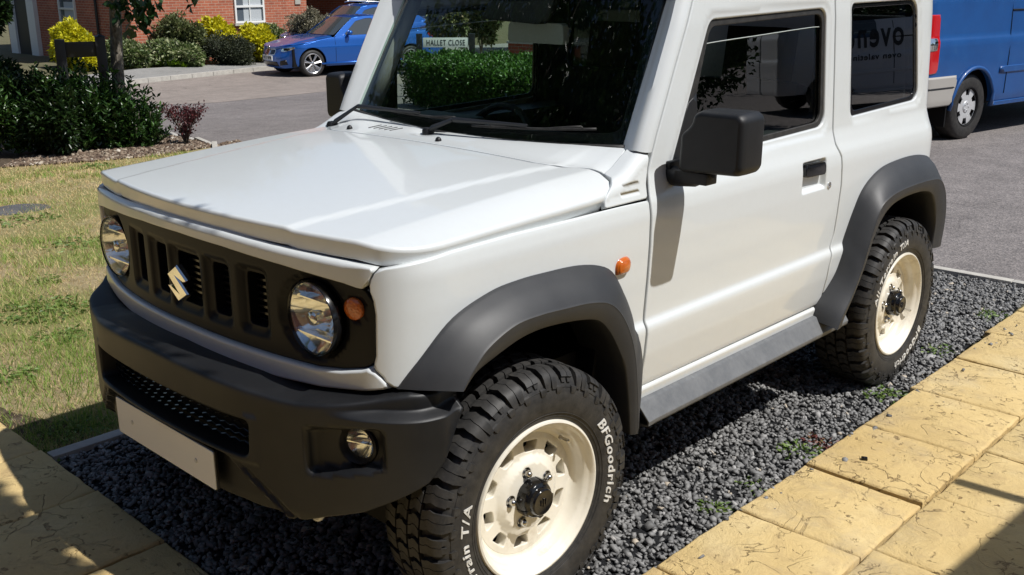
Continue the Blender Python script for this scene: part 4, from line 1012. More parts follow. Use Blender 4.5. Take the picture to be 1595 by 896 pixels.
FOOT = asphalt('footway_tarmac', (.27, .265, .25), speck=.3)
KERB = mat('kerb_concrete', (.42, .40, .36), .85); k = N(KERB); k.l(k.ramp(k.noise(9, 8, .75), [(.3, (.33, .31, .28)), (.7, (.50, .48, .43))]), k.b.inputs['Base Color']); k.l(k.bump(k.noise(80, 4), .4, .004), k.b.inputs['Normal'])
SOIL = soil_mat('garden_soil', (.05, .035, .022), (.11, .08, .055), (.22, .18, .13), 22)
FIELD = soil_mat('far_ground', (.10, .10, .05), (.13, .12, .07), (.17, .15, .09), 3)
LAWNM = soil_mat('dry_lawn_soil', (.26, .20, .105), (.42, .33, .185), (.52, .43, .27), 14)
k = N(LAWNM); gr = k.noise(.9, 6, .65); old = k.b.inputs['Base Color'].links[0].from_socket
k.l(k.mix(k.ramp(gr, [(.42, (0, 0, 0)), (.62, (.8, .8, .8))]), old, (.22, .25, .07)), k.b.inputs['Base Color'])
sheet('ground', [(-75, -40), (40, -40), (40, 90), (-75, 90)], -.035, FIELD, h=2.5)
nearedge = [(8, edgey(8)), (1.6, edgey(1.6)), (-1, edgey(-1)), (-4, edgey(-4)), (-7, edgey(-7)), (-8.34, 4.55), (-10.39, 5.04), (-12.5, 5.4), (-15.5, 5.2), (-19.0, 4.6)]
kerb = [(-19.15, 4.6), (-19.28, 6.97), (-19.73, 8.26), (-20.08, 9.25), (-20.5, 11.18), (-20.93, 13.17), (-21.3, 16), (-21.6, 24), (-21.8, 60)]
sheet('road', nearedge+kerb+[(30, 60), (30, edgey(30))], 0.0, ROAD, h=.9)
sheet('junction', [(-15.86, 7.45), (-14.96, 8.54), (-15.0, 10.2), (-15.22, 11.6), (-15.3, 20), (-15.3, 45), (-21.55, 45)]+kerb[::-1][1:-1]+[(-17.5, 5.6)], .004, ROAD2, h=.9)
kb = np.array(kerb); 
foot = [(x-.13, y) for x, y in kerb]
back = [(-21.4, 4.0), (-22.06, 9.03), (-22.93, 11.02), (-22.6, 14.11), (-23.3, 17), (-23.3, 60)]
sheet('pavement', foot+back[::-1], .095, FOOT, h=.9)
mb = MB(); K = dens(kb, .915, False)
for a, b in zip(K[:-1], K[1:]):
    d = (b-a)/np.linalg.norm(b-a); n_ = np.array([-d[1], d[0]]); a2, b2 = a+d*.006, b-d*.006; z0 = G(a[0]); zf = lambda p, q: (p[0]+n_[0]*q, p[1]+n_[1]*q)
    w_ = .14
    P = [(*zf(a2, 0), z0-.1), (*zf(b2, 0), z0-.1), (*zf(b2, w_), z0-.1), (*zf(a2, w_), z0-.1), (*zf(a2, .012), z0+.105), (*zf(b2, .012), z0+.105), (*zf(b2, w_), z0+.105), (*zf(a2, w_), z0+.105)]
    mb.add(P, [(3, 2, 1, 0), (4, 5, 6, 7), (0, 1, 5, 4), (1, 2, 6, 5), (2, 3, 7, 6), (3, 0, 4, 7)])
mb.build('kerb', KERB, kind='structure')
# soil strip under the border planting, lawn
_b = [at(px_, py_) for px_, py_ in ((372, 219), (330, 229), (250, 243), (150, 252), (0, 262))]
bed = [(-6.2, 3.76)]+[(p[0], p[1]) for p in _b]+[(-12, 1.2), (-19, -.5), (-19.3, 4.6), (-15.5, 5.17), (-12.5, 5.37), (-10.39, 5.0), (-8.34, 4.52), (-7, 3.78)]
sheet('flower_bed', bed, .006, SOIL, h=.35)
lawn = [(-1.065, -.50), (-1.065, 4.0), (-6.2, 3.79), (-6.2, 3.76)]+[(p[0], p[1]) for p in _b]+[(-12, 1.2), (-19, -.5), (-19, -12), (-4, -12), (-1.6, -5), (-1.5, -.50)]
sheet('lawn', lawn, 0.0, LAWNM, h=.4)
sheet('soil_strip', [(-1.07, -.50), (-1.07, -.30), (-1.22, -.30), (-1.55, -.42), (-2.4, -.52), (-3.2, -.70), (-3.2, -1.0), (-1.5, -.56)], .004, SOIL, h=.1)
# road-side and drive-side edging
def edging(name, pts, w_, top, m, seg=.9):
    mb = MB(); K = dens(np.array(pts, float), seg, False)
    for a, b in zip(K[:-1], K[1:]):
        d = (b-a)/np.linalg.norm(b-a); c = (a+b)/2; rz = math.atan2(d[1], d[0]); mb.box((c[0], c[1], float(G(c[0]))+top/2-.05), (np.linalg.norm(b-a)-.004, w_, top+.10), rz=rz+rng.normal(0, .004))
    return mb.build(name, m, bevel=.004, kind='structure')
edging('lawn_edging', [(-1.03, -.49), (-1.03, 4.02)], .055, .022, KERB)
edging('road_edging', [(1.55, edgey(1.55)-.04), (-1, edgey(-1)-.04), (-4, edgey(-4)-.04), (-7, edgey(-7)-.04), (-8.34, 4.52), (-10.39, 5.0)], .06, .03, KERB)
# --- gravel drive: bed plus loose slate chips
GRV = mat('slate_chips', (.10, .105, .115), .62, spec=.5); k = N(GRV)
at_ = k.n('ShaderNodeAttribute'); at_.attribute_name = 'v'
k.l(k.ramp(at_.outputs['Fac'], [(0, (.075, .074, .073)), (.4, (.165, .163, .160)), (.8, (.255, .252, .246)), (.97, (.38, .37, .36)), (1, (.45, .39, .31))]), k.b.inputs['Base Color'])
k.l(k.bump(k.noise(160, 4, .7), .5, .003), k.b.inputs['Normal'])
BEDM = soil_mat('gravel_bed', (.012, .012, .014), (.03, .031, .034), (.06, .062, .068), 60)
drive = [(-1.0, -.485), (.925, -.485), (.925, 1.6), (.90, 2.6), (.86, 3.7), (.80, 4.05), (.72, 4.07), (-1.0, 4.0)]
sheet('gravel_bed', drive, .002, BEDM, h=.1)
def chips(name, n, reg, size, zr, m, kind='stuff', extra=None, **kw):
    P = []
    poly = np.array(reg); lo = poly.min(0); hi = poly.max(0)
    while len(P) < n:
        q = rng.uniform(lo, hi, (n, 2)); P = list(P)+list(q[inside(q, poly)])
    P = np.array(P[:n]); ez = np.zeros(n)
    if extra is not None: P[:len(extra)] = extra; ez[:len(extra)] = .022
    cube = np.array([(-1, -1, -1), (1, -1, -1), (1, 1, -1), (-1, 1, -1), (-1, -1, 1), (1, -1, 1), (1, 1, 1), (-1, 1, 1)], float)
    Fq = np.array([(3, 2, 1, 0), (4, 5, 6, 7), (0, 1, 5, 4), (1, 2, 6, 5), (2, 3, 7, 6), (3, 0, 4, 7)])
    V = cube[None]*(1+rng.uniform(-.45, .25, (n, 8, 3))); s = size*rng.lognormal(0, .28, n)
    V[:, 4:, :2] *= rng.uniform(.35, 1, (n, 1, 2)); V *= np.stack([s*rng.uniform(.6, 1.1, n), s*rng.uniform(.38, .8, n), s*rng.uniform(.22, .5, n)], 1)[:, None]
    a = rng.uniform(0, 6.283, n); tx = rng.normal(0, .45, n); ty = rng.normal(0, .45, n)
    ca, sa = np.cos(a), np.sin(a)
    y, z = V[..., 1]*np.cos(tx)[:, None]-V[..., 2]*np.sin(tx)[:, None], V[..., 1]*np.sin(tx)[:, None]+V[..., 2]*np.cos(tx)[:, None]
    x, z = V[..., 0]*np.cos(ty)[:, None]+z*np.sin(ty)[:, None], -V[..., 0]*np.sin(ty)[:, None]+z*np.cos(ty)[:, None]
    X = x*ca[:, None]-y*sa[:, None]+P[:, :1]; Y = x*sa[:, None]+y*ca[:, None]+P[:, 1:]; Z = z+(rng.uniform(*zr, n)+ez)[:, None]+G(P[:, 0])[:, None]
    V = np.stack([X, Y, Z], 2).reshape(-1, 3); F = (Fq[None]+np.arange(n)[:, None, None]*8).reshape(-1, 4)
    return npmesh(name, V, F, m, attr=np.repeat(np.clip(rng.normal(.45, .24, n), 0, 1), 6), kind=kind, **kw)
chips('slate_gravel', 50000, drive, .0100, (.002, .013), GRV, extra=np.column_stack([.945+np.abs(rng.normal(0, .055, 46)), rng.uniform(-.4, 3.4, 46)]))
# --- stone paving: riven concrete slabs with open joints
PAV = mat('riven_paving', (.50, .33, .13), .80, spec=.3); k = N(PAV)
n1 = k.noise(2.3, 6, .65); n2 = k.noise(9, 9, .72, dist=.6)
n0 = k.noise(.9, 3, .5); c1 = k.ramp(k.math('ADD', k.math('MULTIPLY', n1, .6), k.math('MULTIPLY', n0, .4)), [(.30, (.51, .36, .15)), (.5, (.62, .46, .21)), (.68, (.69, .56, .31))])
lines = k.n('ShaderNodeTexNoise'); lines.inputs['Scale'].default_value = 5.5; lines.inputs['Detail'].default_value = 6; lines.inputs['Distortion'].default_value = 1.3; k.l(k.co(), lines.inputs[0])
lf = k.math('ABSOLUTE', k.math('SUBTRACT', lines.outputs[0], .5)); ln = k.ramp(lf, [(0, (1, 1, 1)), (.007, (.25, .25, .25)), (.016, (0, 0, 0))])
msk = k.ramp(k.noise(4.2, 3, .5), [(.46, (0, 0, 0)), (.56, (1, 1, 1))]); lnm = k.math('MULTIPLY', ln, msk)
pit_ = k.n('ShaderNodeTexVoronoi'); pit_.inputs['Scale'].default_value = 42; pit_.inputs['Randomness'].default_value = 1; st_ = k.n('ShaderNodeMapping'); st_.inputs['Scale'].default_value = (1, .55, 1); k.l(k.co(), st_.inputs[0]); k.l(st_.outputs[0], pit_.inputs[0])
pm = k.ramp(k.noise(38, 5, .6, dist=.8), [(.60, (0, 0, 0)), (.66, (1, 1, 1))]); pmm = k.math('MULTIPLY', pm, k.ramp(k.noise(6, 4, .6), [(.47, (0, 0, 0)), (.56, (1, 1, 1))]))
dark_ = k.math('MAXIMUM', k.math('MULTIPLY', lnm, .75), k.math('MULTIPLY', pmm, .8))
c2 = k.mix(dark_, c1, (.20, .12, .05)); c3 = k.mix(k.ramp(n2, [(.50, (0, 0, 0)), (.74, (.62, .62, .62))]), c2, (.38, .265, .135))
c4 = k.mix(k.ramp(k.noise(1.7, 8, .75), [(.52, (0, 0, 0)), (.70, (.55, .55, .55))]), c3, (.34, .28, .20)); k.l(c4, k.b.inputs['Base Color'])
hgt = k.math('SUBTRACT', k.math('ADD', k.math('MULTIPLY', n2, .6), k.math('MULTIPLY', n1, .6)), k.math('MULTIPLY', dark_, .35)); fb = k.bump(k.noise(120, 6, .75), .45, .004); k.l(k.bump(hgt, .85, .022, fb), k.b.inputs['Normal'])
sheet('paving_bed', [(-4.2, -.492), (.932, -.492), (.932, 4.02), (5.5, 4.2), (5.5, -4.5), (-4.2, -4.5)], .001, SOIL, h=.5)
mb = MB()
def slab(x0, x1, y0, y1, top=.030):
    g = .0045; pts = []
    base = [(x0+g, y0+g), (x1-g, y0+g), (x1-g, y1-g), (x0+g, y1-g)]
    P = dens(np.array(base), .045); e = np.roll(P, -1, 0)-np.roll(P, 1, 0); e /= np.hypot(*e.T)[:, None]; nn = np.stack([-e[:, 1], e[:, 0]], 1)
    P = P+nn*rng.uniform(-.0005, .0045, (len(P), 1)); n_ = len(P); t0 = top+rng.uniform(-.002, .002); tl = rng.normal(0, .0035, 2)
    zt = lambda p: t0+tl[0]*(p[0]-x0)/(x1-x0)+tl[1]*(p[1]-y0)/(y1-y0)
    r0 = [(p[0], p[1], -.03) for p in P]; r1 = [(p[0], p[1], zt(p)-.007) for p in P]; r2 = [(*(p+n*.004), zt(p)-.002) for p, n in zip(P, nn)]; r3 = [(*(p+n*.010), zt(p)) for p, n in zip(P, nn)]
    mb.add(r0+r1+r2+r3, [(q*n_+i, q*n_+(i+1) % n_, (q+1)*n_+(i+1) % n_, (q+1)*n_+i) for q in range(3) for i in range(n_)]+[tuple(range(3*n_, 4*n_))])
rowsy = [-.49]; ys = [-.49, -.06, .385, .83, 1.265, 1.715, 2.18, 2.66, 3.10, 3.54, 4.0]
for a, b in zip(ys[:-1], ys[1:]): slab(.935 if b < 2.5 else .915 if b < 3.2 else .885, 1.352, a, b)
ys = [-.49, .0, .45, .89, 1.335, 1.785, 2.23, 2.68, 3.13, 3.58, 4.03]
for k_ in range(5):
    for a, b in zip(ys[:-1], ys[1:]): slab(1.352+k_*.45, 1.802+k_*.45, a+(k_ % 2)*.03, b+(k_ % 2)*.03)
xs = [-4.15, -3.70, -3.26, -2.82, -2.38, -1.94, -1.50, -1.075, -.64, -.20, .24, .68, 1.12, 1.56, 2.0, 2.44, 2.88, 3.32]
for r_ in range(7):
    y1 = -.493-r_*.445; off = 0 if r_ % 2 == 0 else .20
    for a, b in zip(xs[:-1], xs[1:]): slab(a+off, b+off, y1-.445, y1)
mb.build('paving', PAV, kind='structure', smooth='auto')
# ================================================================== PLANTS
def leafmat(name, stops, rough=.42, trans=.28, spec=.5):
    m = mat(name, (.1, .2, .05), rough, spec=spec); k = N(m); a = k.n('ShaderNodeAttribute'); a.attribute_name = 'v'
    col = k.ramp(a.outputs['Fac'], stops); k.l(col, k.b.inputs['Base Color'])
    tr = k.n('ShaderNodeBsdfTranslucent'); k.l(col, tr.inputs[0]); mx = k.n('ShaderNodeMixShader'); mx.inputs[0].default_value = trans
    k.l(k.b.outputs[0], mx.inputs[1]); k.l(tr.outputs[0], mx.inputs[2]); k.l(mx.outputs[0], k.out.inputs[0]); return m
LM = {
 'laurel': leafmat('laurel_leaf', [(0, (.016, .042, .012)), (.5, (.04, .095, .02)), (.85, (.085, .18, .035)), (1, (.16, .28, .07))], .26),
 'ivy': leafmat('dark_shrub_leaf', [(0, (.010, .025, .008)), (.6, (.026, .058, .014)), (1, (.07, .13, .035))], .35),
 'yellow': leafmat('golden_leaf', [(0, (.30, .32, .02)), (.35, (.62, .58, .02)), (1, (.80, .74, .03))], .5, .35),
 'varieg': leafmat('variegated_leaf', [(0, (.05, .09, .025)), (.45, (.14, .20, .06)), (.62, (.33, .37, .17)), (1, (.55, .55, .36))], .5),
 'olive': leafmat('olive_leaf', [(0, (.045, .055, .02)), (.5, (.12, .15, .05)), (.8, (.25, .27, .12)), (1, (.40, .33, .20))], .5),
 'dome': leafmat('grey_green_leaf', [(0, (.02, .028, .014)), (.6, (.05, .062, .03)), (1, (.12, .13, .07))], .55),
 'lime': leafmat('lime_leaf', [(0, (.12, .22, .01)), (.5, (.26, .42, .02)), (1, (.42, .60, .05))], .5, .4),
 'pale': leafmat('pale_shrub_leaf', [(0, (.06, .06, .035)), (.5, (.24, .22, .14)), (1, (.55, .50, .38))], .6),
 'hedge': leafmat('hedge_leaf', [(0, (.02, .055, .008)), (.5, (.05, .13, .015)), (1, (.14, .28, .04))], .4),
 'tree': leafmat('tree_leaf', [(0, (.012, .035, .010)), (.6, (.03, .075, .02)), (1, (.07, .14, .04))], .30),
 'red': leafmat('red_leaf', [(0, (.035, .012, .014)), (.6, (.11, .028, .032)), (1, (.24, .07, .06))], .5),
 'weed': leafmat('weed_leaf', [(0, (.07, .13, .03)), (.5, (.17, .26, .06)), (1, (.34, .44, .14))], .45, .35),
 'rweed': leafmat('red_weed_leaf', [(0, (.10, .03, .03)), (.5, (.22, .07, .06)), (1, (.20, .20, .06))], .5, .3),
 'grass': leafmat('grass_blade', [(0, (.52, .39, .19)), (.40, (.72, .56, .30)), (.58, (.52, .50, .20)), (.78, (.26, .38, .07)), (1, (.14, .28, .04))], .6, .3, .3),
}
BARK = mat('grey_bark', (.10, .085, .07), .9); k = N(BARK); mp = k.n('ShaderNodeMapping'); mp.inputs['Scale'].default_value = (30, 30, 14); k.l(k.co(), mp.inputs[0])
nb = k.n('ShaderNodeTexNoise'); nb.inputs['Scale'].default_value = 1.2; nb.inputs['Detail'].default_value = 8; k.l(mp.outputs[0], nb.inputs[0]); k.l(k.ramp(nb.outputs[0], [(.3, (.05, .043, .034)), (.55, (.16, .14, .11)), (.75, (.32, .29, .25))]), k.b.inputs['Base Color']); k.l(k.bump(nb.outputs[0], .9, .02), k.b.inputs['Normal'])
def nz0(x, y):
    return .5+.25*np.sin(x*.31+y*.17)+.25*np.sin(x*.13-y*.41+1.7)
def leaves(name, P, D, L, W, m, parent=None, fold=.25, curl=.15, col=None, **kw):
    """kite-shaped leaves at P pointing along D, length L, width W"""
    n = len(P); D = D/np.maximum(np.linalg.norm(D, axis=1), 1e-6)[:, None]
    up = rng.normal(0, 1, (n, 3)); up[:, 2] += 1.6; S = np.cross(D, up); S /= np.maximum(np.linalg.norm(S, axis=1), 1e-6)[:, None]; U = np.cross(S, D)
    L = np.asarray(L)*np.ones(n); W = np.asarray(W)*np.ones(n); L = L[:, None]; W = W[:, None]
    a = P; t = P+D*L-U*L*curl; mid = P+D*L*.5
    l = mid+S*W*.5+U*W*fold; r = mid-S*W*.5+U*W*fold
    V = np.stack([a, r, t, l], 1).reshape(-1, 3)
    # split along the midrib so that the leaf folds
    F = np.stack([np.array([(0, 1, 2), (0, 2, 3)])+4*i for i in range(n)]).reshape(-1, 3) if n < 10 else (np.array([(0, 1, 2), (0, 2, 3)])[None]+4*np.arange(n)[:, None, None]).reshape(-1, 3)
    c = np.clip(rng.normal(.45, .22, n), 0, 1) if col is None else np.clip(col, 0, 1)
    return npmesh(name, V, F, m, parent, attr=np.repeat(c, 2), **kw)
def clumps(c, r, n, k_=26, fill=.55):
    """points through an uneven crown: k_ sub-clumps in an ellipsoid"""
    c = np.array(c, float); r = np.array(r, float)
    cc = rng.normal(0, 1, (k_, 3)); cc /= np.linalg.norm(cc, axis=1)[:, None]; cc *= rng.uniform(.35, .80, (k_, 1)); rr = rng.uniform(.24, .46, k_)
    j = rng.integers(0, k_, n); d = rng.normal(0, 1, (n, 3)); d /= np.linalg.norm(d, axis=1)[:, None]
    q = cc[j]+d*(rr[j]*rng.uniform(fill, 1, n)**.6)[:, None]
    return c+q*r, d*.8+cc[j]*.6
def shrub(name, label, c, r, n, L, W, m, group=None, cat='shrub', k_=26, upright=.25, stems=True, **kw):
    c = np.array(c, float); g0 = c[2]-r[2]
    root = empty(name, (c[0], c[1], g0), label=label, cat=cat, group=group)
    lobes = [(rng.uniform(-.42, .42), rng.uniform(-.2, .2), rng.uniform(-.22, .10), rng.uniform(.5, .72)) for _ in range(5)]+[(0, 0, .0, .8)]
    PP = []
    for lx, ly, lz, lr in lobes:
        q_, _ = clumps((lx*r[0], ly*r[1], r[2]*(1+lz)), np.array(r)*lr, n//6, max(8, k_//3)); PP.append(q_)
    P = np.concatenate(PP); P = P[P[:, 2] > .01]; D = rng.normal(0, .6, (len(P), 3))+(P-np.array([0, 0, r[2]*.8]))/np.array(r)
    D[:, 2] += upright
    leaves('foliage', P, D, L*rng.uniform(.7, 1.25, len(P)), W, LM[m], root)
    if stems:
        mb = MB()
        for i in range(5):
            a = rng.uniform(0, 6.28); mb.tube([(0, 0, -.03), (r[0]*.2*math.cos(a), r[1]*.2*math.sin(a), r[2]*.6), (r[0]*.5*math.cos(a), r[1]*.5*math.sin(a), r[2]*1.3)], [.018, .013, .006], 6)
        mb.build('stem', BARK, root, smooth=True)
    return root
def bush_at(name, label, px0, px1, pt, pb, dist, n, L, W, m, depth=1.0, **kw):
    """a bush that fills these picture extents at this distance"""
    mid = (px0+px1)/2; top = atd(mid, pt, dist); bot = atd(mid, pb, dist); l_ = atd(px0, pb, dist); r_ = atd(px1, pb, dist)
    hw = np.linalg.norm(r_-l_)/2; hh = (top[2]-bot[2])/2
    return shrub(name, label, (bot[0], bot[1], bot[2]+hh), (hw*1.22, hw*1.22*depth, hh*1.16), n, L, W, m, **kw)
GD = 'garden shrubs in front of the brick house'
# left garden: dark mass, laurel, red shrub
bush_at('shrub', 'tall dark evergreen shrub filling the left edge behind the laurel', -120, 110, 56, 236, 13.4, 30000, .075, .032, 'ivy', depth=.6, k_=70)
bush_at('shrub', 'dark rounded evergreen shrub at the foot of the black sign post', 30, 150, 112, 250, 12.6, 16000, .07, .03, 'ivy', depth=.7, k_=50)
def laurel():
    A0, B0 = at(10, 247), at(238, 229); root = empty('shrub', (A0[0], A0[1], A0[2]), label='glossy upright laurel shrub between the dark shrub and the small red one', cat='shrub')
    A = []; DD = []; ax = np.array([0., 0.]); bx = (B0-A0)[:2]; nr = np.array([-bx[1], bx[0]]); nr /= np.linalg.norm(nr)
    if nr@(CAM[:2]-A0[:2]) > 0: nr = -nr
    for i in range(560):
        t = rng.uniform(0, 1)**.8; q = ax+(bx-ax)*t+nr*rng.uniform(-.05, .7); hgt = np.interp(t, [0, .3, .55, .8, 1], [.75, .95, 1.02, .72, .32])*rng.uniform(.55, 1.1)
        x, y = q+rng.normal(0, .06, 2); o_ = rng.normal(0, .25, 2)+(bx/np.linalg.norm(bx))*max(0, (t-.6))*1.1-nr*.15; lean = np.array([o_[0], o_[1], 1.0]); lean /= np.linalg.norm(lean); m_ = int(12+22*hgt)
        h = rng.uniform(.08, 1, m_)*hgt; ph = rng.uniform(0, 6.28, m_)
        A.append(np.stack([x+lean[0]*h, y+lean[1]*h, h*lean[2]], 1)); d = np.stack([np.cos(ph), np.sin(ph), rng.uniform(.1, 1.2, m_)], 1)+lean*.35; DD.append(d)
    A = np.concatenate(A); DD = np.concatenate(DD); k_ = A[:, 2] > .02
    leaves('foliage', A[k_], DD[k_], .095*rng.uniform(.5, 1.25, k_.sum()), .031, LM['laurel'], root, fold=.18, curl=.15)
    mb = MB()
    for i in range(10): t = rng.uniform(0, 1); q = bx*t+nr*.1; mb.tube([(q[0], q[1], -.05), (q[0]+rng.uniform(-.1, .1), q[1], .45)], [.016, .008], 6)
    mb.build('stem', BARK, root, smooth=True)
laurel()
def twiggy(name, label, loc, hgt, rad, n, m, cat='shrub', L=.035, W=.018, stems=9, **kw):
    root = empty(name, loc, label=label, cat=cat, **kw); mb = MB(); P = []; D = []
    for i in range(stems):
        a = rng.uniform(0, 6.28); r_ = rad*rng.uniform(.3, 1); tip = np.array([r_*math.cos(a), r_*math.sin(a), hgt*rng.uniform(.6, 1)]); mid = tip*[.35, .35, .5]
        mb.tube([(0, 0, -.02), tuple(mid), tuple(tip)], [.007*hgt/.4, .005*hgt/.4, .002], 5)
        for j in range(n//stems):
            t = rng.uniform(.3, 1.05); p = mid+(tip-mid)*t if t > .4 else mid*t/.4; P.append(p+rng.normal(0, .028*hgt/.4, 3)); D.append(tip/np.linalg.norm(tip)+rng.normal(0, .8, 3))
    mb.build('stem', BARK, root, smooth=True); leaves('foliage', np.array(P), np.array(D), L, W, LM[m], root); return root
p = at(290, 226); twiggy('shrub', 'small red-leaved shrub with bare twigs on the soil by the road', (p[0], p[1], p[2]), .46, .26, 1100, 'red', L=.040, W=.020, stems=14)
# plants along the house front
bush_at('shrub', 'low golden-yellow shrub behind the black post sign', 62, 190, 30, 118, 30.5, 15000, .12, .08, 'yellow', depth=.5, k_=50, group=GD)
bush_at('shrub', 'golden shrub low between the sign post and the tree trunk', 100, 168, 66, 124, 29.8, 8000, .11, .07, 'yellow', depth=.5, k_=40, group=GD)
bush_at('shrub', 'loose grey-green variegated shrub just right of the tree trunk', 140, 262, 52, 122, 29.4, 16000, .12, .065, 'varieg', depth=.5, k_=60, group=GD)
bush_at('shrub', 'tall olive and bronze shrub standing against the brick wall', 226, 340, 20, 108, 30.3, 16000, .12, .055, 'olive', depth=.5, k_=60, group=GD)
bush_at('shrub', 'variegated shrub in front of the tall olive one', 210, 346, 58, 114, 29.4, 16000, .12, .065, 'varieg', depth=.5, k_=60, group=GD)
bush_at('shrub', 'bright yellow shrub spreading below the house window', 296, 392, 22, 92, 30.8, 13000, .12, .08, 'yellow', depth=.5, k_=50, group=GD)
bush_at('shrub', 'bright yellow shrub beside the bonnet of the blue car', 344, 448, 34, 104, 30.2, 14000, .12, .08, 'yellow', depth=.5, k_=50, group=GD)
bush_at('shrub', 'dark clipped round shrub left of the blue car', 306, 402, 46, 110, 29.2, 18000, .065, .03, 'dome', depth=.8, k_=70, group=GD)
bush_at('shrub', 'very low lime-green plant at the pavement edge', 240, 318, 84, 112, 28.9, 9000, .055, .045, 'lime', depth=.6, k_=40, group=GD)
bush_at('shrub', 'small grey-green shrub under the right end of the window', 380, 470, 34, 80, 31.0, 8000, .10, .05, 'varieg', depth=.5, k_=40, group=GD)
bush_at('shrub', 'pale dome-shaped shrub behind the blue saloon car', 440, 538, 9, 76, 28.6, 20000, .07, .03, 'pale', depth=.7, k_=70, group=GD)
bush_at('tree', 'dark tree beside the house door at the top left', -60, 24, -60, 62, 34.0, 5000, .2, .1, 'ivy', cat='tree', group=None)
# young street tree: trunk, limbs, crown mostly above the picture
tb = atd(182, 135, 13.2); tx, ty, tz = tb[0], tb[1], float(G(tb[0]))
tree = empty('street_tree', (tx, ty, tz), label='young street tree with a slender grey trunk rising behind the laurel', cat='tree')
mb = MB(); top_ = atd(179, 0, 13.2); dx, dy = top_[0]-tx, top_[1]-ty; h0 = top_[2]-tz
mb.tube([(0, 0, -.05), (0, 0, .3), (dx*.4, dy*.4, h0*.6), (dx, dy, h0), (dx*1.6, dy*1.6, 2.6), (dx*2, dy*2, 3.6)], [.092, .078, .070, .066, .05, .03], 14)
for a, z, l in ((.3, 1.9, 1.3), (2.2, 2.1, 1.3), (4.1, 2.3, 1.2), (5.3, 1.8, 1.2), (1.2, 2.7, 1.0), (3.3, 2.9, .9)):
    mb.tube([(dx, dy, z), (dx+l*.5*math.cos(a), dy+l*.5*math.sin(a), z+.45*l), (dx+l*math.cos(a), dy+l*math.sin(a), z+.7*l)], [.035, .022, .01], 7)
mb.build('trunk', BARK, tree, smooth=True)
P, D = clumps((dx, dy, 3.3), (1.9, 1.9, 1.5), 12000, 44, .3); D = D*.6+rng.normal(0, .6, D.shape); D[:, 2] -= .3
leaves('crown', P, D, .13*rng.uniform(.7, 1.2, len(P)), .07, LM['tree'], tree)
# low branch with big leaves reaching into the picture
P = []; D = []; mb = MB()
for (qx, qy, rr_, n_) in ((205, -6, 26, 42), (188, 6, 16, 16), (214, 14, 16, 24), (210, 38, 12, 12), (224, 30, 6, 4), (228, 50, 3, 2), (300, -4, 12, 8), (232, 4, 14, 12)):
    c = atd(qx, qy, 12.6); s_r = rr_/FPX*12.6
    for j in range(n_): P.append(c-[tx, ty, tz]+rng.normal(0, s_r*.55, 3)); D.append(rng.normal(0, .6, 3)+[0, 0, -.9])
a0 = atd(182, -30, 13.0)-[tx, ty, tz]; a1 = atd(208, 2, 12.6)-[tx, ty, tz]; a2 = atd(212, 36, 12.6)-[tx, ty, tz]
mb.tube([tuple(a0), tuple(a1), tuple(a2)], [.02, .010, .004], 6)
mb.build('branch', BARK, tree, smooth=True); leaves('low_leaves', np.array(P), np.array(D), .13, .085, LM['tree'], tree, fold=.15)
# black timber street-sign frame seen from behind
BLKW = mat('black_painted_timber', (.012, .012, .013), .45)
p1 = atd(155, 57, 13.0); p2 = atd(92, 62, 13.0)
sg = empty('street_sign', (p1[0], p1[1], float(G(p1[0]))), label='black timber post-and-board street sign seen from behind', cat='sign')
z1 = p1[2]-float(G(p1[0])); d = (p2-p1)[:2]; 
mb = MB(); mb.box((0, 0, z1/2-.1), (.11, .11, z1+.2), rz=math.atan2(d[1], d[0])); mb.add([(-.055, -.055, z1), (.055, -.055, z1), (.055, .055, z1), (-.055, .055, z1), (0, 0, z1+.03)], [(0, 1, 4), (1, 2, 4), (2, 3, 4), (3, 0, 4)]); mb.build('post', BLKW, sg, bevel=.004)
mb = MB(); mb.box((d[0], d[1], z1/2-.1), (.11, .11, z1+.15), rz=math.atan2(d[1], d[0])); mb.build('post', BLKW, sg, bevel=.004)
mb = MB(); mb.box((d[0]/2, d[1]/2, z1-.14), (np.linalg.norm(d), .03, .17), rz=math.atan2(d[1], d[0])); mb.build('board', BLKW, sg, bevel=.003)
# street name plate seen through the windscreen
s1 = atd(653, 58, 19.0); s2 = atd(735, 58, 19.0); mid = (s1+s2)/2; gz = float(G(mid[0])); ang = math.atan2((s2-s1)[1], (s2-s1)[0]); Lw = np.linalg.norm((s2-s1)[:2])
sn = empty('street_name_sign', (mid[0], mid[1], gz), rz=ang, label='white street name plate reading HALLET CLOSE between black posts', cat='sign')
zt = s1[2]-gz
for q in (-1, 1): mb = MB(); mb.box((q*Lw/2, .01, zt/2), (.11, .11, zt+.12)); mb.build('post', BLKW, sn, bevel=.004)
mb = MB(); mb.box((0, -.02, zt-.095), (Lw-.13, .022, .17)); mb.build('plate', mat('white_sign_enamel', (.80, .80, .78), .35), sn, bevel=.003)
V, F = text_mesh('HALLET CLOSE', 1, .01, .0, 0); V[:, 0] *= (Lw-.26)/(V[:, 0].max()-V[:, 0].min()); V[:, 1] *= .098/V[:, 1].max()
meshobj('lettering', [(v[0], -.0335-v[2]*.2, zt-.145+v[1]) for v in V], F, BLKW, sn)
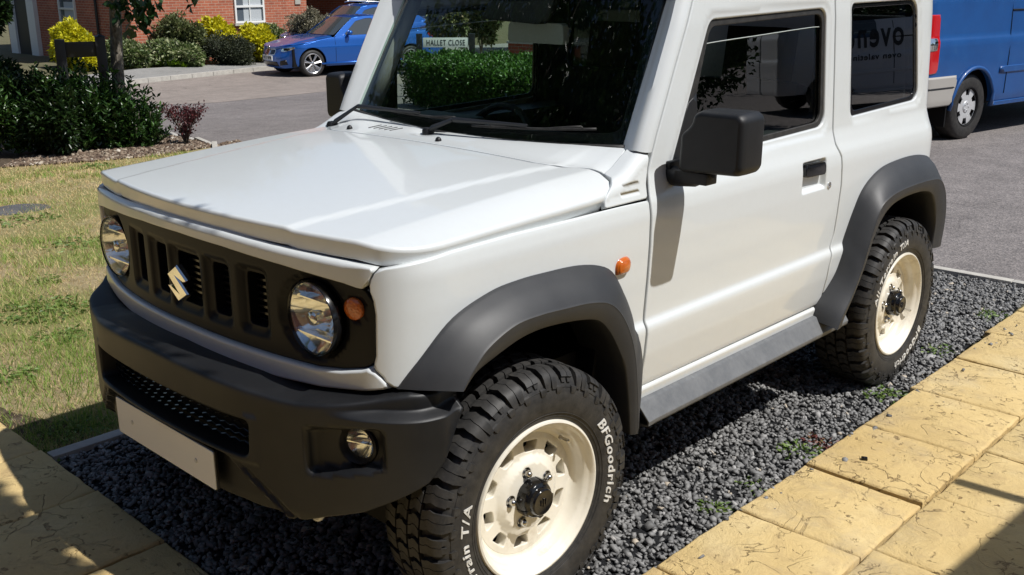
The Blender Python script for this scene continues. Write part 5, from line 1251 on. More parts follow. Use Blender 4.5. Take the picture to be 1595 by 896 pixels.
# clipped hedge across the road and the planting behind it
hg = empty('hedge', (-9.2, 9.2, float(G(-9.2))), label='low clipped green hedge across the road seen through the windscreen', cat='hedge')
A_ = atd(632, 92, 17.0); B_ = atd(845, 124, 13.2)
def hedge_pts(n):
    t = rng.uniform(0, 1, n); f = rng.uniform(0, 1, n); s = rng.uniform(0, 1, n)
    base = A_[None, :2]*(1-t[:, None])+B_[None, :2]*t[:, None]; nrm = np.array([-(B_-A_)[1], (B_-A_)[0]]); nrm = nrm/np.linalg.norm(nrm); 
    if nrm@(CAM[:2]-A_[:2]) > 0: nrm = -nrm
    zt_ = np.interp(t, [0, 1], [A_[2], B_[2]])+.04*np.sin(t*23); dep = np.where(f < .45, 0, s*2.2)+rng.normal(0, .05, n); z = np.where(f < .45, float(G(-9))+(zt_-float(G(-9)))*s, zt_+.04*np.sin(dep*9)-.03*dep)+rng.normal(0, .035, n)
    P = np.column_stack([base+nrm*dep[:, None], z]); D = rng.normal(0, .7, (n, 3)); D[:, 2] += .6; D[:, :2] -= nrm*.5*(f < .45)[:, None]; return P-[-9.2, 9.2, float(G(-9.2))], D, nrm
P, D, nrm = hedge_pts(24000); leaves('foliage', P, D, .062*rng.uniform(.6, 1.3, len(P)), .034, LM['hedge'], hg)
mb = MB(); a = A_-[-9.2, 9.2, float(G(-9.2))]; b = B_-[-9.2, 9.2, float(G(-9.2))]; n3 = np.array([nrm[0], nrm[1], 0])
q = [a+n3*.1, b+n3*.1, b+n3*2.1, a+n3*2.1]; mb.add([(*p[:2], -.1) for p in q]+[(*p[:2], p[2]-.07) for p in q], [(3, 2, 1, 0), (4, 5, 6, 7), (0, 1, 5, 4), (1, 2, 6, 5), (2, 3, 7, 6), (3, 0, 4, 7)]); mb.build('twigs', mat('hedge_twigs', (.012, .02, .006), .9), hg)
bush_at('shrub', 'tall bright-leaved shrub behind the street name plate', 655, 728, -30, 72, 26, 8000, .15, .08, 'olive', depth=.6)
bush_at('shrub', 'tall brownish shrub right of the street name plate', 706, 792, -30, 74, 28, 8000, .13, .06, 'olive', depth=.6)
bush_at('shrub', 'dark rounded bush just behind the street name plate', 668, 752, 76, 112, 20.5, 6000, .08, .045, 'hedge', depth=.7)
bush_at('tree', 'tall dark tree behind the blue cars', 560, 660, -60, 60, 36, 9000, .22, .11, 'tree', cat='tree')
bush_at('tree', 'broad dark tree seen over the clipped hedge', 780, 960, -70, 72, 33, 12000, .2, .1, 'tree', cat='tree')
P = []
for a_, b_, hgt in (((-70, -25), (-66, 30), 7), ((-66, 30), (-40, 75), 8), ((-40, 75), (35, 85), 8), ((35, 85), (38, -30), 7), ((38, -38), (-70, -38), 7)):
    a_, b_ = np.array(a_, float), np.array(b_, float); n_ = int(np.linalg.norm(b_-a_)*150); t = rng.uniform(0, 1, n_)[:, None]; q = a_+(b_-a_)*t+rng.normal(0, 1.2, (n_, 2))
    top = hgt*(.62+.38*nz0(q[:, 0], q[:, 1])); P.append(np.column_stack([q, -.8+top*rng.uniform(0, 1, n_)**.6]))
P = np.concatenate(P); leaves('far_woodland', P, rng.normal(0, 1, P.shape), .9, .6, LM['tree'], kind='stuff')
# ================================================================== BUILDINGS
def brickmat(name, c1, c2, mortar, scale=1.0, rot=0):
    m = mat(name, c1, .88, spec=.3); k = N(m)
    br = k.n('ShaderNodeTexBrick'); br.inputs['Scale'].default_value = 1; br.inputs['Brick Width'].default_value = .225; br.inputs['Row Height'].default_value = .075; br.inputs['Mortar Size'].default_value = .0065; br.inputs['Mortar Smooth'].default_value = .2; br.inputs['Bias'].default_value = -.1
    sx = k.n('ShaderNodeSeparateXYZ'); k.l(k.co('Object'), sx.inputs[0]); cx = k.n('ShaderNodeCombineXYZ'); k.l(k.math('ADD', sx.outputs[0], sx.outputs[1]), cx.inputs[0]); k.l(sx.outputs[2], cx.inputs[1]); k.l(cx.outputs[0], br.inputs[0])
    br.inputs['Color1'].default_value = (*c1, 1); br.inputs['Color2'].default_value = (*c2, 1); br.inputs['Mortar'].default_value = (*mortar, 1)
    wn = k.ramp(k.noise(1.3, 6, .65), [(.3, (.75, .72, .72)), (.7, (1.2, 1.15, 1.1))]); k.l(k.mix(1.0, br.outputs[0], wn, 'MULTIPLY'), k.b.inputs['Base Color'])
    k.l(k.bump(k.math('SUBTRACT', 1.0, br.outputs['Fac']), .6, .01), k.b.inputs['Normal']); return m
BRICK = brickmat('red_brick', (.44, .145, .085), (.36, .105, .062), (.50, .40, .31))
BRICK2 = brickmat('dark_shade_brick', (.30, .075, .04), (.22, .05, .03), (.25, .20, .16))  # darker brick: shade of the set-back wing wall put into the colour
UPVC = mat('white_window_plastic', (.78, .78, .76), .3); WINGL = mat('house_window_glass', (.10, .12, .14), .04, spec=1); BLIND = mat('window_blind', (.45, .48, .50), .8)
SLATE = mat('roof_tiles', (.09, .07, .06), .8); k = N(SLATE); k.l(k.bump(k.noise(6, 4), .5, .02), k.b.inputs['Normal'])
def wall_box(name, x0, x1, y0, y1, z0, z1, m, parent): mb = MB(); mb.box(((x0+x1)/2, (y0+y1)/2, (z0+z1)/2), (x1-x0, y1-y0, z1-z0)); return mb.build(name, m, parent)
def window(parent, c, wd, ht, nx=1, ny=0, mull=1, dirx=True):
    """dirx: wall faces +-x (nx) else faces +-y (ny)"""
    s = nx if dirx else ny
    f = lambda u, o, z: (c[0]+s*o, c[1]+u, c[2]+z) if dirx else (c[0]+u, c[1]+s*o, c[2]+z)
    dm = lambda a, b, d: (b, a, d) if dirx else (a, b, d)
    mb = MB(); t = .055
    for u, z, a, b in ((0, ht/2-t/2, wd, t), (0, -ht/2+t/2, wd, t), (-wd/2+t/2, 0, t, ht-2*t), (wd/2-t/2, 0, t, ht-2*t), (0, -ht*.12, wd-2*t, t*1.1)): mb.box(f(u, .025, z), dm(a, .07, b))
    for i in range(mull): mb.box(f(-wd/2+wd*(i+1)/(mull+1), .03, 0), dm(t*.5, .05, ht-2*t))
    w_ = mb.build('window_frame', UPVC, parent)
    mb = MB(); mb.box(f(0, .004, 0), dm(wd-.06, .02, ht-.06)); mb.build('pane', WINGL, w_)
    mb = MB(); mb.box(f(wd*.1, .0165, -ht*.2), dm(wd*.6, .004, ht*.5)); mb.build('blind', BLIND, w_)
    mb = MB(); mb.box(f(0, .05, -ht/2-.04), dm(wd+.12, .14, .07)); mb.build('sill', KERB, w_)
hx = -25.0; hz = -.72
house = empty('house', (0, 0, 0), label='red brick house with white windows behind the garden shrubs', cat='house')
cy = onX(206, 60, hx)[1]; w_e = onX(478, 20, hx)[1]
wall_box('front_wall', -33.5, hx, cy, w_e, hz-.1, 5.2, BRICK, house)
wall_box('side_wing_wall', -34, -28.2, w_e-.1, w_e+8, hz-.1, 5.2, BRICK2, house)
mb = MB(); mb.box((-26.7, w_e+2.6, 1.72), (3.6, 5.4, .16)); mb.box((-25.2, w_e+5.0, .5), (.14, .14, 2.4)); mb.build('added_shade_slab', SLATE, house)  # unseen slab and post, added to shade the wing wall
mb = MB(); a = hx+.5; ym = (cy+w_e)/2; mb.add([(-34, cy-.4, 5.2), (a, cy-.4, 5.2), (a, w_e+8.3, 5.2), (-34, w_e+8.3, 5.2), (-29.3, cy-.4, 8), (-29.3, w_e+8.3, 8)], [(3, 2, 1, 0), (1, 2, 5, 4), (3, 0, 4, 5), (0, 1, 4), (2, 3, 5)]); mb.build('roof', SLATE, house)
for px0, px1, pb in ((366, 412, 36),):
    a = onX(px0, pb, hx); b = onX(px1, pb, hx); window(house, (hx, (a[1]+b[1])/2, a[2]+.62), b[1]-a[1], 1.25)
a = onX(300, 10, hx); 
# shaded gable side with door and window
def onYw(px, py): return onY(px, py, cy)
a = onYw(96, 35); b = onYw(121, 35); window(house, ((a[0]+b[0])/2, cy, a[2]+.55), b[0]-a[0], 1.15, ny=-1, dirx=False, mull=0)
a = onYw(20, 50); b = onYw(64, 50); wd = b[0]-a[0]; zc = hz+1.05
mb = MB(); mb.box((a[0]+wd*.14, cy-.06, zc), (wd*.24, .14, 2.5)); mb.box((b[0]-wd*.14, cy-.06, zc), (wd*.24, .14, 2.5)); mb.box(((a[0]+b[0])/2, cy-.06, zc+1.3), (wd, .16, .2)); mb.build('door_surround', UPVC, house)
mb = MB(); mb.box(((a[0]+b[0])/2, cy-.03, zc), (wd*.5, .06, 2.2)); dd = mb.build('door', BLKW, house)
mb = MB(); mb.box(((a[0]+b[0])/2+wd*.2, cy-.075, zc-.05), (.03, .03, .14)); mb.build('handle', CHROME, dd)
a = onYw(153, 20); mb = MB(); mb.tube([(a[0], cy-.06, hz), (a[0], cy-.06, 5.2)], .04, 8); mb.build('downpipe', BLKW, house)
mb = MB(); a = onX(463, 3, hx); mb.box((hx+.02, a[1], a[2]), (.03, .2, .14)); mb.build('wall_vent', KERB, house)
# low brick wall and pale drive end seen through the screen
a = atd(796, 82, 23); b = atd(900, 84, 22); 
gw = empty('garden_wall', (a[0], a[1], -.72), label='low brick garden wall end seen through the windscreen', cat='wall'); d = (b-a)[:2]; rz = math.atan2(d[1], d[0])
mb = MB(); mb.box((d[0]/2, d[1]/2, .48), (np.linalg.norm(d), .22, .96), rz=rz); mb.build('brickwork', BRICK2, gw)
mb = MB(); mb.box((d[0]/2, d[1]/2, .985), (np.linalg.norm(d)+.05, .28, .05), rz=rz); mb.build('coping', KERB, gw, bevel=.006)
# ================================================================== OTHER VEHICLES
BLUE = mat('blue_metallic_paint', (.006, .105, .44), .30, metal=.45, coat=1, coat_rough=.02)
VANB = mat('blue_van_paint', (.004, .05, .27), .45, coat=.35, coat_rough=.1); k = N(VANB)
k.l(k.ramp(k.noise(3.5, 8, .7), [(.35, (.003, .058, .22)), (.62, (.004, .072, .26)), (.8, (.02, .10, .27))]), k.b.inputs['Base Color'])
CARGL = mat('dark_car_glass', (.05, .06, .065), .03, spec=1); GREYB = mat('grey_bumper_plastic', (.38, .36, .33), .55); ALLOY = mat('alloy_silver', (.62, .62, .62), .25, .9)
REDL = bpy.data.materials['red_lens']; REDL.node_tree.nodes['Principled BSDF'].inputs['Base Color'].default_value = (.55, .012, .015, 1)
def simple_wheel(parent, c, r, w_, rimr, spokes, side, cover=None, double=True):
    root = empty('wheel', c, parent=parent)
    mb = MB(); mb.lathe([(rimr, 0), (rimr+.012, .004), (r-.035, .006), (r-.012, -.008), (r, -.03), (r, -w_+.03), (r-.02, -w_), (rimr, -w_)], axis='x', n=56); mb.build('tyre', RUBBER, root, smooth='auto')
    mb = MB(); mb.lathe([(rimr+.004, .0), (rimr-.006, .004), (rimr-.018, -.004), (rimr-.022, -.03), (rimr-.03, -.12), (.02, -.12)], axis='x', n=56); mb.build('rim', ALLOY if cover is None else DARK, root, smooth='auto')
    mb = MB()
    if cover is None:
        for i in range(spokes):
            a = 2*math.pi*i/spokes+.2
            for o in ((-.10, .10) if double else (0,)):
                a2 = a+o*.9; p0 = (-.035, .04*math.cos(a), .04*math.sin(a)); p1 = (-.012, (rimr-.014)*math.cos(a2), (rimr-.014)*math.sin(a2)); v = Vector(p1)-Vector(p0)
                mb.tube([p0, tuple((Vector(p0)+Vector(p1))/2+Vector((.006, 0, 0))), p1], [.018, .0125, .014], 6)
        mb.lathe([(.0, -.02), (.03, -.022), (.05, -.035), (.055, -.06)], axis='x', n=24)
    else:
        mb.lathe([(.0005, -.012), (.055, -.012), (.065, -.020), (.10, -.018), (.12, -.02)], axis='x', n=32)
        for i in range(cover):
            a = 2*math.pi*i/cover; 
            for da, rr0, rr1, w0, w1 in ((0, .10, rimr-.005, .030, .058),):
                d_ = np.array([0, math.cos(a), math.sin(a)]); e_ = np.array([0, -math.sin(a), math.cos(a)])
                q = [d_*rr0-e_*w0, d_*rr0+e_*w0, d_*rr1+e_*w1, d_*rr1-e_*w1]; mb.add([tuple(v+[-.018, 0, 0]) for v in q]+[tuple(v+[-.035, 0, 0]) for v in q], [(0, 1, 2, 3), (7, 6, 5, 4), (0, 4, 5, 1), (1, 5, 6, 2), (2, 6, 7, 3), (3, 7, 4, 0)])
        mb.lathe([(rimr-.022, -.022), (rimr-.004, -.010), (rimr+.004, -.012)], axis='x', n=56)
        for i in range(5):
            a = 2*math.pi*i/5; mb.lathe([(.0, -.004), (.009, -.006), (.009, -.014)], c=(0, .038*math.cos(a), .038*math.sin(a)), axis='x', n=8)
    mb.build('spokes', ALLOY if cover is None else mat('silver_wheel_trim', (.66, .67, .68), .3, .4), root, smooth='auto')
    if side < 0: root.rotation_euler = (0, 0, math.pi)
    return root
def arch(yc, r, z0, n=18, a0=0.0):
    """points of a wheel opening from front to back"""
    return [(yc-r*math.cos(t), .33+r*math.sin(t)) for t in np.linspace(a0, math.pi-a0, n)]
def saloon(name, loc, rz, paint, label, grp=None, plate='WT17 WPM'):
    root = empty(name, loc, rz, label=label, cat='car', group=grp)
    Cv = plan_curve(lambda x: .02+.30*x*x, .55, [.14, .10], [.895, .62], [0, -.22], 4.05, (.70, 4.62)); s, X, Y, NX, NY = Cv
    ub = lambda y: float(np.interp(y, Y[np.searchsorted(-Y*0+X, .0):][np.argmax(X > .70):], s[np.argmax(X > .70):])) if y > .35 else 0
    i0 = int(np.argmax(X > .88)); i1 = len(s)-int(np.argmax(X[::-1] > .88))
    U = lambda y: float(np.interp(y, Y[i0:i1], s[i0:i1]))
    zf, xf = smooth_profile([(.15, -.07), (.24, -.03), (.34, -.012), (.52, .0), (.66, .0), (.70, .004), (.74, -.008), (.86, -.03), (.98, -.075), (1.1, -.14)], .02)
    def M(off=0):
        def f(u, z):
            o = np.interp(z, zf, xf); fr_ = 1-sst(.3, .9, np.abs(u)); o = o-.10*fr_*sst(.42, .72, z)-.03*fr_*(1-sst(.2, .34, z))+off
            x, y = wrapc(Cv, u, o); return np.stack([x, y, z], 1)
        return f
    ye = [(0, .20), (.5, .20), (U(.62)-.15, .20)]
    fa = [(U(.785)+(a-.785), b) for a, b in arch(.785, .365, .33)]; ra = [(U(3.595)+(a-3.595), b) for a, b in arch(3.595, .365, .33)]
    bot = [(0, .20), (.6, .20), (fa[0][0], .24)]+fa[1:-1]+[(fa[-1][0], .24), (ra[0][0], .24)]+ra[1:-1]+[(ra[-1][0], .26), (s[-1]-.02, .26)]
    topl = [(s[-1]-.02, 1.04), (U(4.05)+.3, 1.04), (U(3.9), 1.0), (U(3.0), .965), (U(2.0), .935), (U(1.35), .925), (U(1.0), .875), (U(.7), .80), (.75, .74), (.5, .715), (.2, .70), (0, .70)]
    for sd in (1, -1):
        panel('body_side', bot+topl, M(), h=.06, r=.01, m=paint, parent=root, side=sd, skirt=.02, rows=[.66, .68, .70, .72])
    # bonnet, boot lid, roof
    Hc = lambda x, y: np.interp(y, [.05, .25, .6, 1.0, 1.4, 1.55], [.70, .775, .86, .925, .965, .97])-.05*(np.abs(x)/.75)**3+.012*sst(.36, .42, np.abs(x))*(1-sst(.60, .66, np.abs(x)))
    hb_ = [(0, .06), (.3, .09), (.5, .17), (.68, .38), (.78, .62), (.83, 1.0), (.80, 1.38), (.55, 1.50), (0, 1.56)]
    panel('bonnet', hb_+[(-a, b) for a, b in reversed(hb_) if a > 0], lambda x, y: np.stack([x, y, Hc(x, y)], 1), h=.05, r=.02, m=paint, parent=root, skirt=.03)
    panel('boot_lid', roundpoly([(-.74, 3.85), (.74, 3.85), (.72, 4.5), (.55, 4.60), (-.55, 4.60), (-.72, 4.5)], .05, 3), lambda x, y: np.stack([x, y, 1.065-.05*(np.abs(x)/.74)**3+.03*sst(4.3, 4.6, y)], 1), h=.08, r=.03, m=paint, parent=root, skirt=.06)
    Rz = lambda x, y: np.interp(y, [1.95, 2.25, 2.7, 3.2, 3.5], [1.375, 1.425, 1.435, 1.40, 1.345])-.045*(np.abs(x)/.6)**3
    panel('roof', roundpoly([(-.56, 2.05), (0, 1.99), (.56, 2.05), (.60, 2.6), (.56, 3.38), (-.56, 3.38), (-.60, 2.6)], .05, 3), lambda x, y: np.stack([x, y, Rz(x, y)], 1), h=.07, r=.02, m=paint, parent=root, skirt=.02)
    gh = lambda off: (lambda y, z: np.stack([.80-(z-.93)*.40+off-.10*sst(3.4, 4.3, y), y, z], 1))
    go = [(1.42, .92), (1.60, 1.06), (1.85, 1.24), (2.05, 1.36), (2.35, 1.40), (2.75, 1.41), (3.15, 1.385), (3.45, 1.32), (3.95, 1.09), (4.05, 1.02), (4.0, .97), (3.0, .95), (2.0, .92)]
    w1_ = roundpoly([(1.80, .955), (1.74, .985), (2.12, 1.285), (2.40, 1.345), (2.60, 1.352), (2.63, .965)], .03, 3); w2_ = roundpoly([(2.70, .970), (2.67, 1.352), (2.98, 1.335), (3.22, 1.29), (3.52, 1.08), (3.50, 1.0)], .03, 3)
    for sd in (1, -1):
        panel('side_frame', go, gh(0), h=.06, holes=[w1_, w2_], r=.004, m=paint, parent=root, side=sd)
        for wv in (w1_, w2_): panel('side_window', wv, gh(-.008), h=.12, r=.002, m=CARGL, parent=root, side=sd, skirt=.002)
        mr = MB(); mr.tube([(sd*.80, 1.83, .985), (sd*.93, 1.80, 1.02), (sd*1.00, 1.80, 1.03)], [.03, .062, .05], 10); mr.build('door_mirror', paint, root, smooth=True)
        mr = MB(); mr.tube([(sd*(.897), 1.02+.0, .30), (sd*.897, 3.3, .31)], .025, 8); mr.build('side_skirt', paint, root, smooth=True)
        for y in (1.42, 2.63):
            mr = MB(); q = M(.001)(np.array([U(y)]*6), np.linspace(.27, .93, 6)); mr.tube([(sd*v[0], v[1], v[2]) for v in q], .005, 4); mr.build('door_gap', DARK, root)
        mr = MB(); q = M(.02)(np.array([U(2.42), U(2.58)]), np.array([.86, .862])); mr.tube([(sd*v[0], v[1], v[2]) for v in q], .012, 6); mr.build('door_handle', paint, root, smooth=True)
        # lamps
        lp = [(.50, .615), (.60, .600), (.80, .640), (.93, .700), (.90, .728), (.70, .702), (.52, .675)]
        lm = panel('headlight', lp, M(.006), h=.03, r=.004, m=CHROME, parent=root, side=sd, skirt=.01)
        panel('lamp_glass', [(a, b) for a, b in lp], M(.012), h=.05, r=.004, m=LGLASS, parent=lm, side=sd, skirt=.004)
        panel('headlight_inner', [(.62, .625), (.80, .650), (.78, .695), (.62, .680)], M(.009), h=.03, r=.002, m=GLOSSBLK, parent=lm, side=sd, skirt=.002)
        panel('tail_lamp', [(U(4.05)+.12, .86), (U(4.05)+.55, .84), (U(4.05)+.55, .98), (U(4.05)+.10, .97)], M(.008), h=.06, r=.01, m=REDL, parent=root, side=sd, skirt=.02)
        panel('side_intake', [(.46, .27), (.72, .30), (.68, .42), (.50, .385)], M(.005), h=.05, r=.004, m=GLOSSBLK, parent=root, side=sd, skirt=.004)
        kd = panel('grille_surround', roundpoly([(.02, .50), (.26, .515), (.29, .62), (.24, .665), (.02, .655)], .02, 3), M(.008), h=.03, holes=[roundpoly([(.04, .52), (.245, .535), (.268, .615), (.23, .645), (.04, .637)], .02, 3)], r=.004, m=CHROME, parent=root, side=sd, skirt=.01)
        panel('grille', roundpoly([(.03, .51), (.255, .525), (.28, .62), (.235, .655), (.03, .645)], .02, 3), M(.004), h=.05, r=.002, m=GLOSSBLK, parent=kd, side=sd, skirt=.002)
    panel('lower_intake', [(-.42, .25), (.42, .25), (.38, .36), (-.38, .36)], M(.005), h=.06, r=.004, m=GLOSSBLK, parent=root, skirt=.004)
    def Wn(a, t): return np.stack([a*(.70-.13*t), 1.43+t*.62+.02-.13*(np.abs(a))**2*(-1)-.13, .965+t*.41-.0*a], 1)
    panel('windscreen', roundpoly([(-1, .02), (1, .02), (1, 1), (-1, 1)], .04, 3), Wn, h=.12, r=.004, m=CARGL, parent=root, skirt=.004)
    panel('rear_window', roundpoly([(-1, .0), (1, .0), (1, 1), (-1, 1)], .04, 3), lambda a, t: np.stack([-a*(.66-.10*t), 3.98-t*.60, 1.06+t*.30], 1), h=.12, r=.004, m=CARGL, parent=root, skirt=.004)
    pl = MB(); pl.box((0, .0, .445), (.52, .02, .115)); po = pl.build('number_plate', mat('plate_white', (.75, .75, .72), .4) if 'plate_white' not in bpy.data.materials else bpy.data.materials['plate_white'], root)
    if plate: V, F = text_mesh(plate, 1, .01, .012, 0); V[:, 0] *= .44/(V[:, 0].max()-V[:, 0].min()); V[:, 1] *= .078/V[:, 1].max(); meshobj('lettering', [(v[0], -.0115-v[2]*.1, .408+v[1]) for v in V], F, BLKW, po)
    mb = MB(); mb.lathe([(.0005, -.012), (.040, -.010), (.041, 0)], c=(0, .055, .695), axis='y', n=24); mb.build('bonnet_badge', ALLOY, root, smooth='auto')
    mb = MB(); mb.box((0, 2.3, .45), (1.6, 4.0, .42)); mb.box((0, 2.6, .85), (1.3, 2.2, .3)); mb.build('underbody', DARK, root)
    for y in (.785, 3.595):
        for sd in (1, -1): simple_wheel(root, (sd*.885, y, .318), .322, .22, .238, 7, sd)
    return root
fw = atd(489, 120, 25.9)
rzb = R(-9.5)
loc = Vector((fw[0], fw[1], 0))-Matrix.Rotation(rzb, 3, 'Z') @ Vector((.885, .785, 0))
saloon('saloon_car', (loc.x, loc.y, -.716), rzb, BLUE, 'blue saloon car with silver multi-spoke wheels parked by the far kerb', plate='WT17 WPM')
e2 = atd(578, 14, 29.6); l2 = Vector((e2[0], e2[1], 0))-Matrix.Rotation(rzb, 3, 'Z') @ Vector((0, 2.7, 0)); c2_ = saloon('estate_car', (l2.x, l2.y, -.72), rzb, BLUE, 'second blue car parked behind the blue saloon with only its roof showing', plate='')
c2_.scale = (1, 1, 1.16)
mb = MB()
for sd in (1, -1): mb.tube([(sd*.50, 2.15, 1.45), (sd*.52, 2.3, 1.475), (sd*.52, 3.1, 1.46), (sd*.5, 3.25, 1.43)], .014, 6)
mb.build('roof_rail', ALLOY, c2_, smooth=True)
def panel_van(name, loc, rz, paint, label, stripe=None, text=None, ht=2.25):
    root = empty(name, loc, rz, label=label, cat='van')
    Cv = plan_curve(lambda x: .0+.02*x*x, .80, [.08, .0], [.96, .14], [0, -.09], 4.5, (.85, 5.1)); s, X, Y, NX, NY = Cv
    i0 = int(np.argmax(X > .955)); i1 = len(s)-int(np.argmax(X[::-1] > .955)); U = lambda y: float(np.interp(y, Y[i0:i1], s[i0:i1]))
    zf, xf = smooth_profile([(.2, -.02), (.34, -.015), (.42, 0), (1.02, .005), (1.06, -.012), (1.42, -.025), (1.46, -.04), (ht, -.13), (ht+.2, -.25)], .012)
    def M(off=0):
        def f(u, z):
            o = np.interp(z, zf, xf)+off; x, y = wrapc(Cv, u, o); return np.stack([x, y, z], 1)
        return f
    a1 = [(U(.98)+(a-.98), b) for a, b in arch(.98, .41, .33)]; a2 = [(U(4.2)+(a-4.2), b) for a, b in arch(4.2, .41, .33)]
    pts = [(0, .62), (U(.45), .62), (U(.45), .40), (a1[0][0], .38)]+a1[1:-1]+[(a1[-1][0], .36), (a2[0][0], .36)]+a2[1:-1]+[(a2[-1][0], .36), (s[-1]-.02, .36), (s[-1]-.02, ht), (0, ht)]
    rws = [1.02, 1.04, 1.06, 1.42, 1.44, 1.46]
    for sd in (1, -1):
        bs = panel('body_side', pts, M(), h=.07, r=.015, m=paint, parent=root, side=sd, rows=rws, skirt=.03)
        # arch lip, moulding strips, door gap
        mb = MB(); q = np.array(a1); e = M(.012)(q[:, 0], q[:, 1]); mb.tube([(sd*v[0], v[1], v[2]) for v in e], .022, 6); mb.build('arch_lip', paint, root, smooth=True)
        for ya, yb_ in ((1.46, 4.0),): panel('side_moulding', [(U(ya), .66), (U(yb_), .66), (U(yb_), .73), (U(ya), .73)], M(.014), h=.1, r=.008, m=paint, parent=root, side=sd, skirt=.02)
        panel('panel_crease', [(U(.42), 1.575), (U(4.3), 1.575), (U(4.3), 1.585), (U(.42), 1.585)], M(.006), h=.1, r=.002, m=paint, parent=root, side=sd, skirt=.008)
        panel('sill', [(a1[-1][0]+.01, .36), (a2[0][0]-.01, .36), (a2[0][0]-.01, .315), (a1[-1][0]+.01, .315)], M(.012), h=.1, r=.006, m=paint, parent=root, side=sd, skirt=.03)
        tl = panel('tail_lamp', [(.83, .70), (U(.25), .72), (U(.235), 1.28), (.84, 1.28)], M(.012), h=.04, r=.010, m=REDL, parent=root, side=sd, skirt=.03)
        panel('reversing_lamp', [(.86, .93), (U(.19), .94), (U(.19), 1.06), (.86, 1.06)], M(.018), h=.04, r=.005, m=CHROME, parent=tl, side=sd, skirt=.01)
        panel('rear_bumper', [(0, .38), (a1[0][0]-.0, .38), (a1[0][0]-.005, .47), (a1[0][0]+.04, .585), (a1[0][0]+.045, .68), (0, .68)], M(.028), h=.05, r=.02, m=GREYB, parent=root, side=sd, skirt=.05)
        panel('bumper_groove', [(0, .555), (a1[0][0]+.02, .555), (a1[0][0]+.03, .575), (0, .575)], M(.030), h=.05, r=.003, m=DARK2, parent=root, side=sd, skirt=.002)
        mb = MB(); mb.box((sd*.86, .98-.47, .30), (.20, .02, .26)); mb.build('mud_flap', DARK, root)
        for y_ in (1.62, 3.05):
            mb = MB(); q = M(.001)(np.array([U(y_)]*9), np.linspace(.44, ht-.15, 9)); mb.tube([(sd*v[0], v[1], v[2]) for v in q], .006, 4); mb.build('panel_gap', DARK, root)
        mb = MB(); q = M(.003)(np.array([U(1.62), U(3.05)]), np.array([1.30, 1.30])); mb.tube([(sd*v[0], v[1], v[2]) for v in q], .009, 4); mb.build('door_rail', DARK, root)
        panel('cab_window', [(U(3.35), 1.32), (U(4.25), 1.32), (U(4.15), 1.55), (U(3.85), 1.92), (U(3.35), 1.95)], M(.006), h=.12, r=.005, m=CARGL, parent=root, side=sd, skirt=.003)
        if stripe is not None:
            panel('green_panel', [(U(4.3), .75), (U(4.46), .75), (U(4.40), 1.7), (U(4.2), 1.7)], M(.004), h=.12, r=.002, m=stripe, parent=root, side=sd, skirt=.003)
    mb = MB(); mb.box((0, 2.5, 1.2), (1.66, 4.7, 1.7)); mb.box((0, 2.4, .45), (1.6, 4.2, .25)); mb.build('load_floor', DARK, root)
    panel('roof', roundpoly([(-.84, .03), (.84, .03), (.84, 4.3), (-.84, 4.3)], .1, 4), lambda x, y: np.stack([x, y, ht+.035-.03*(np.abs(x)/.8)**2], 1), h=.2, r=.05, rise=1, m=paint, parent=root, skirt=.03)
    mb = MB(); mb.box((0, 4.75, ht-.55), (1.5, .05, .8), rx=.75); mb.build('windscreen', CARGL, root)
    for y in (.98, 4.2):
        for sd in (1, -1): simple_wheel(root, (sd*.93, y, .335), .338, .21, .205, 7, sd, cover=6)
    if text:
        for line, y0, z0, hgt, wd in text:
            V, F = text_mesh(line, 1, .0, .02, 0); V[:, 0] *= wd/(V[:, 0].max()-V[:, 0].min()); V[:, 1] *= hgt/V[:, 1].max()
            q = M(.009)(U(y0)+.32+V[:, 0]*1.0, z0+V[:, 1])
            meshobj('lettering', q, F, BLKW, root)
    return root
vw = at(1503, 199); vd = 11.7; vp = atd(1503, 199, vd); rzv = R(-9)
lv = Vector((vp[0], vp[1], 0))-Matrix.Rotation(rzv, 3, 'Z') @ Vector((.93, .98, 0))
panel_van('panel_van', (lv.x, lv.y, .0), rzv, VANB, 'blue panel van with a grey bumper parked beyond the gravel drive')
WVAN = mat('white_van_paint', (.62, .63, .64), .4, coat=.6, coat_rough=.05); GRN = mat('green_vinyl', (.01, .22, .03), .4)
rw_ = R(-138.7); tw = Vector((6.85, 15.85, 0))-Matrix.Rotation(rw_, 3, 'Z') @ Vector((.96, 3.3, 0))
panel_van('white_van', (tw.x, tw.y, 0), rw_, WVAN, 'white van with black lettering standing across the road, reflected in the side windows', stripe=GRN,
          text=[('ovenu', 3.08, 1.16, .30, 1.05), ('oven valeting', 3.08, .94, .10, .95)], ht=1.78)
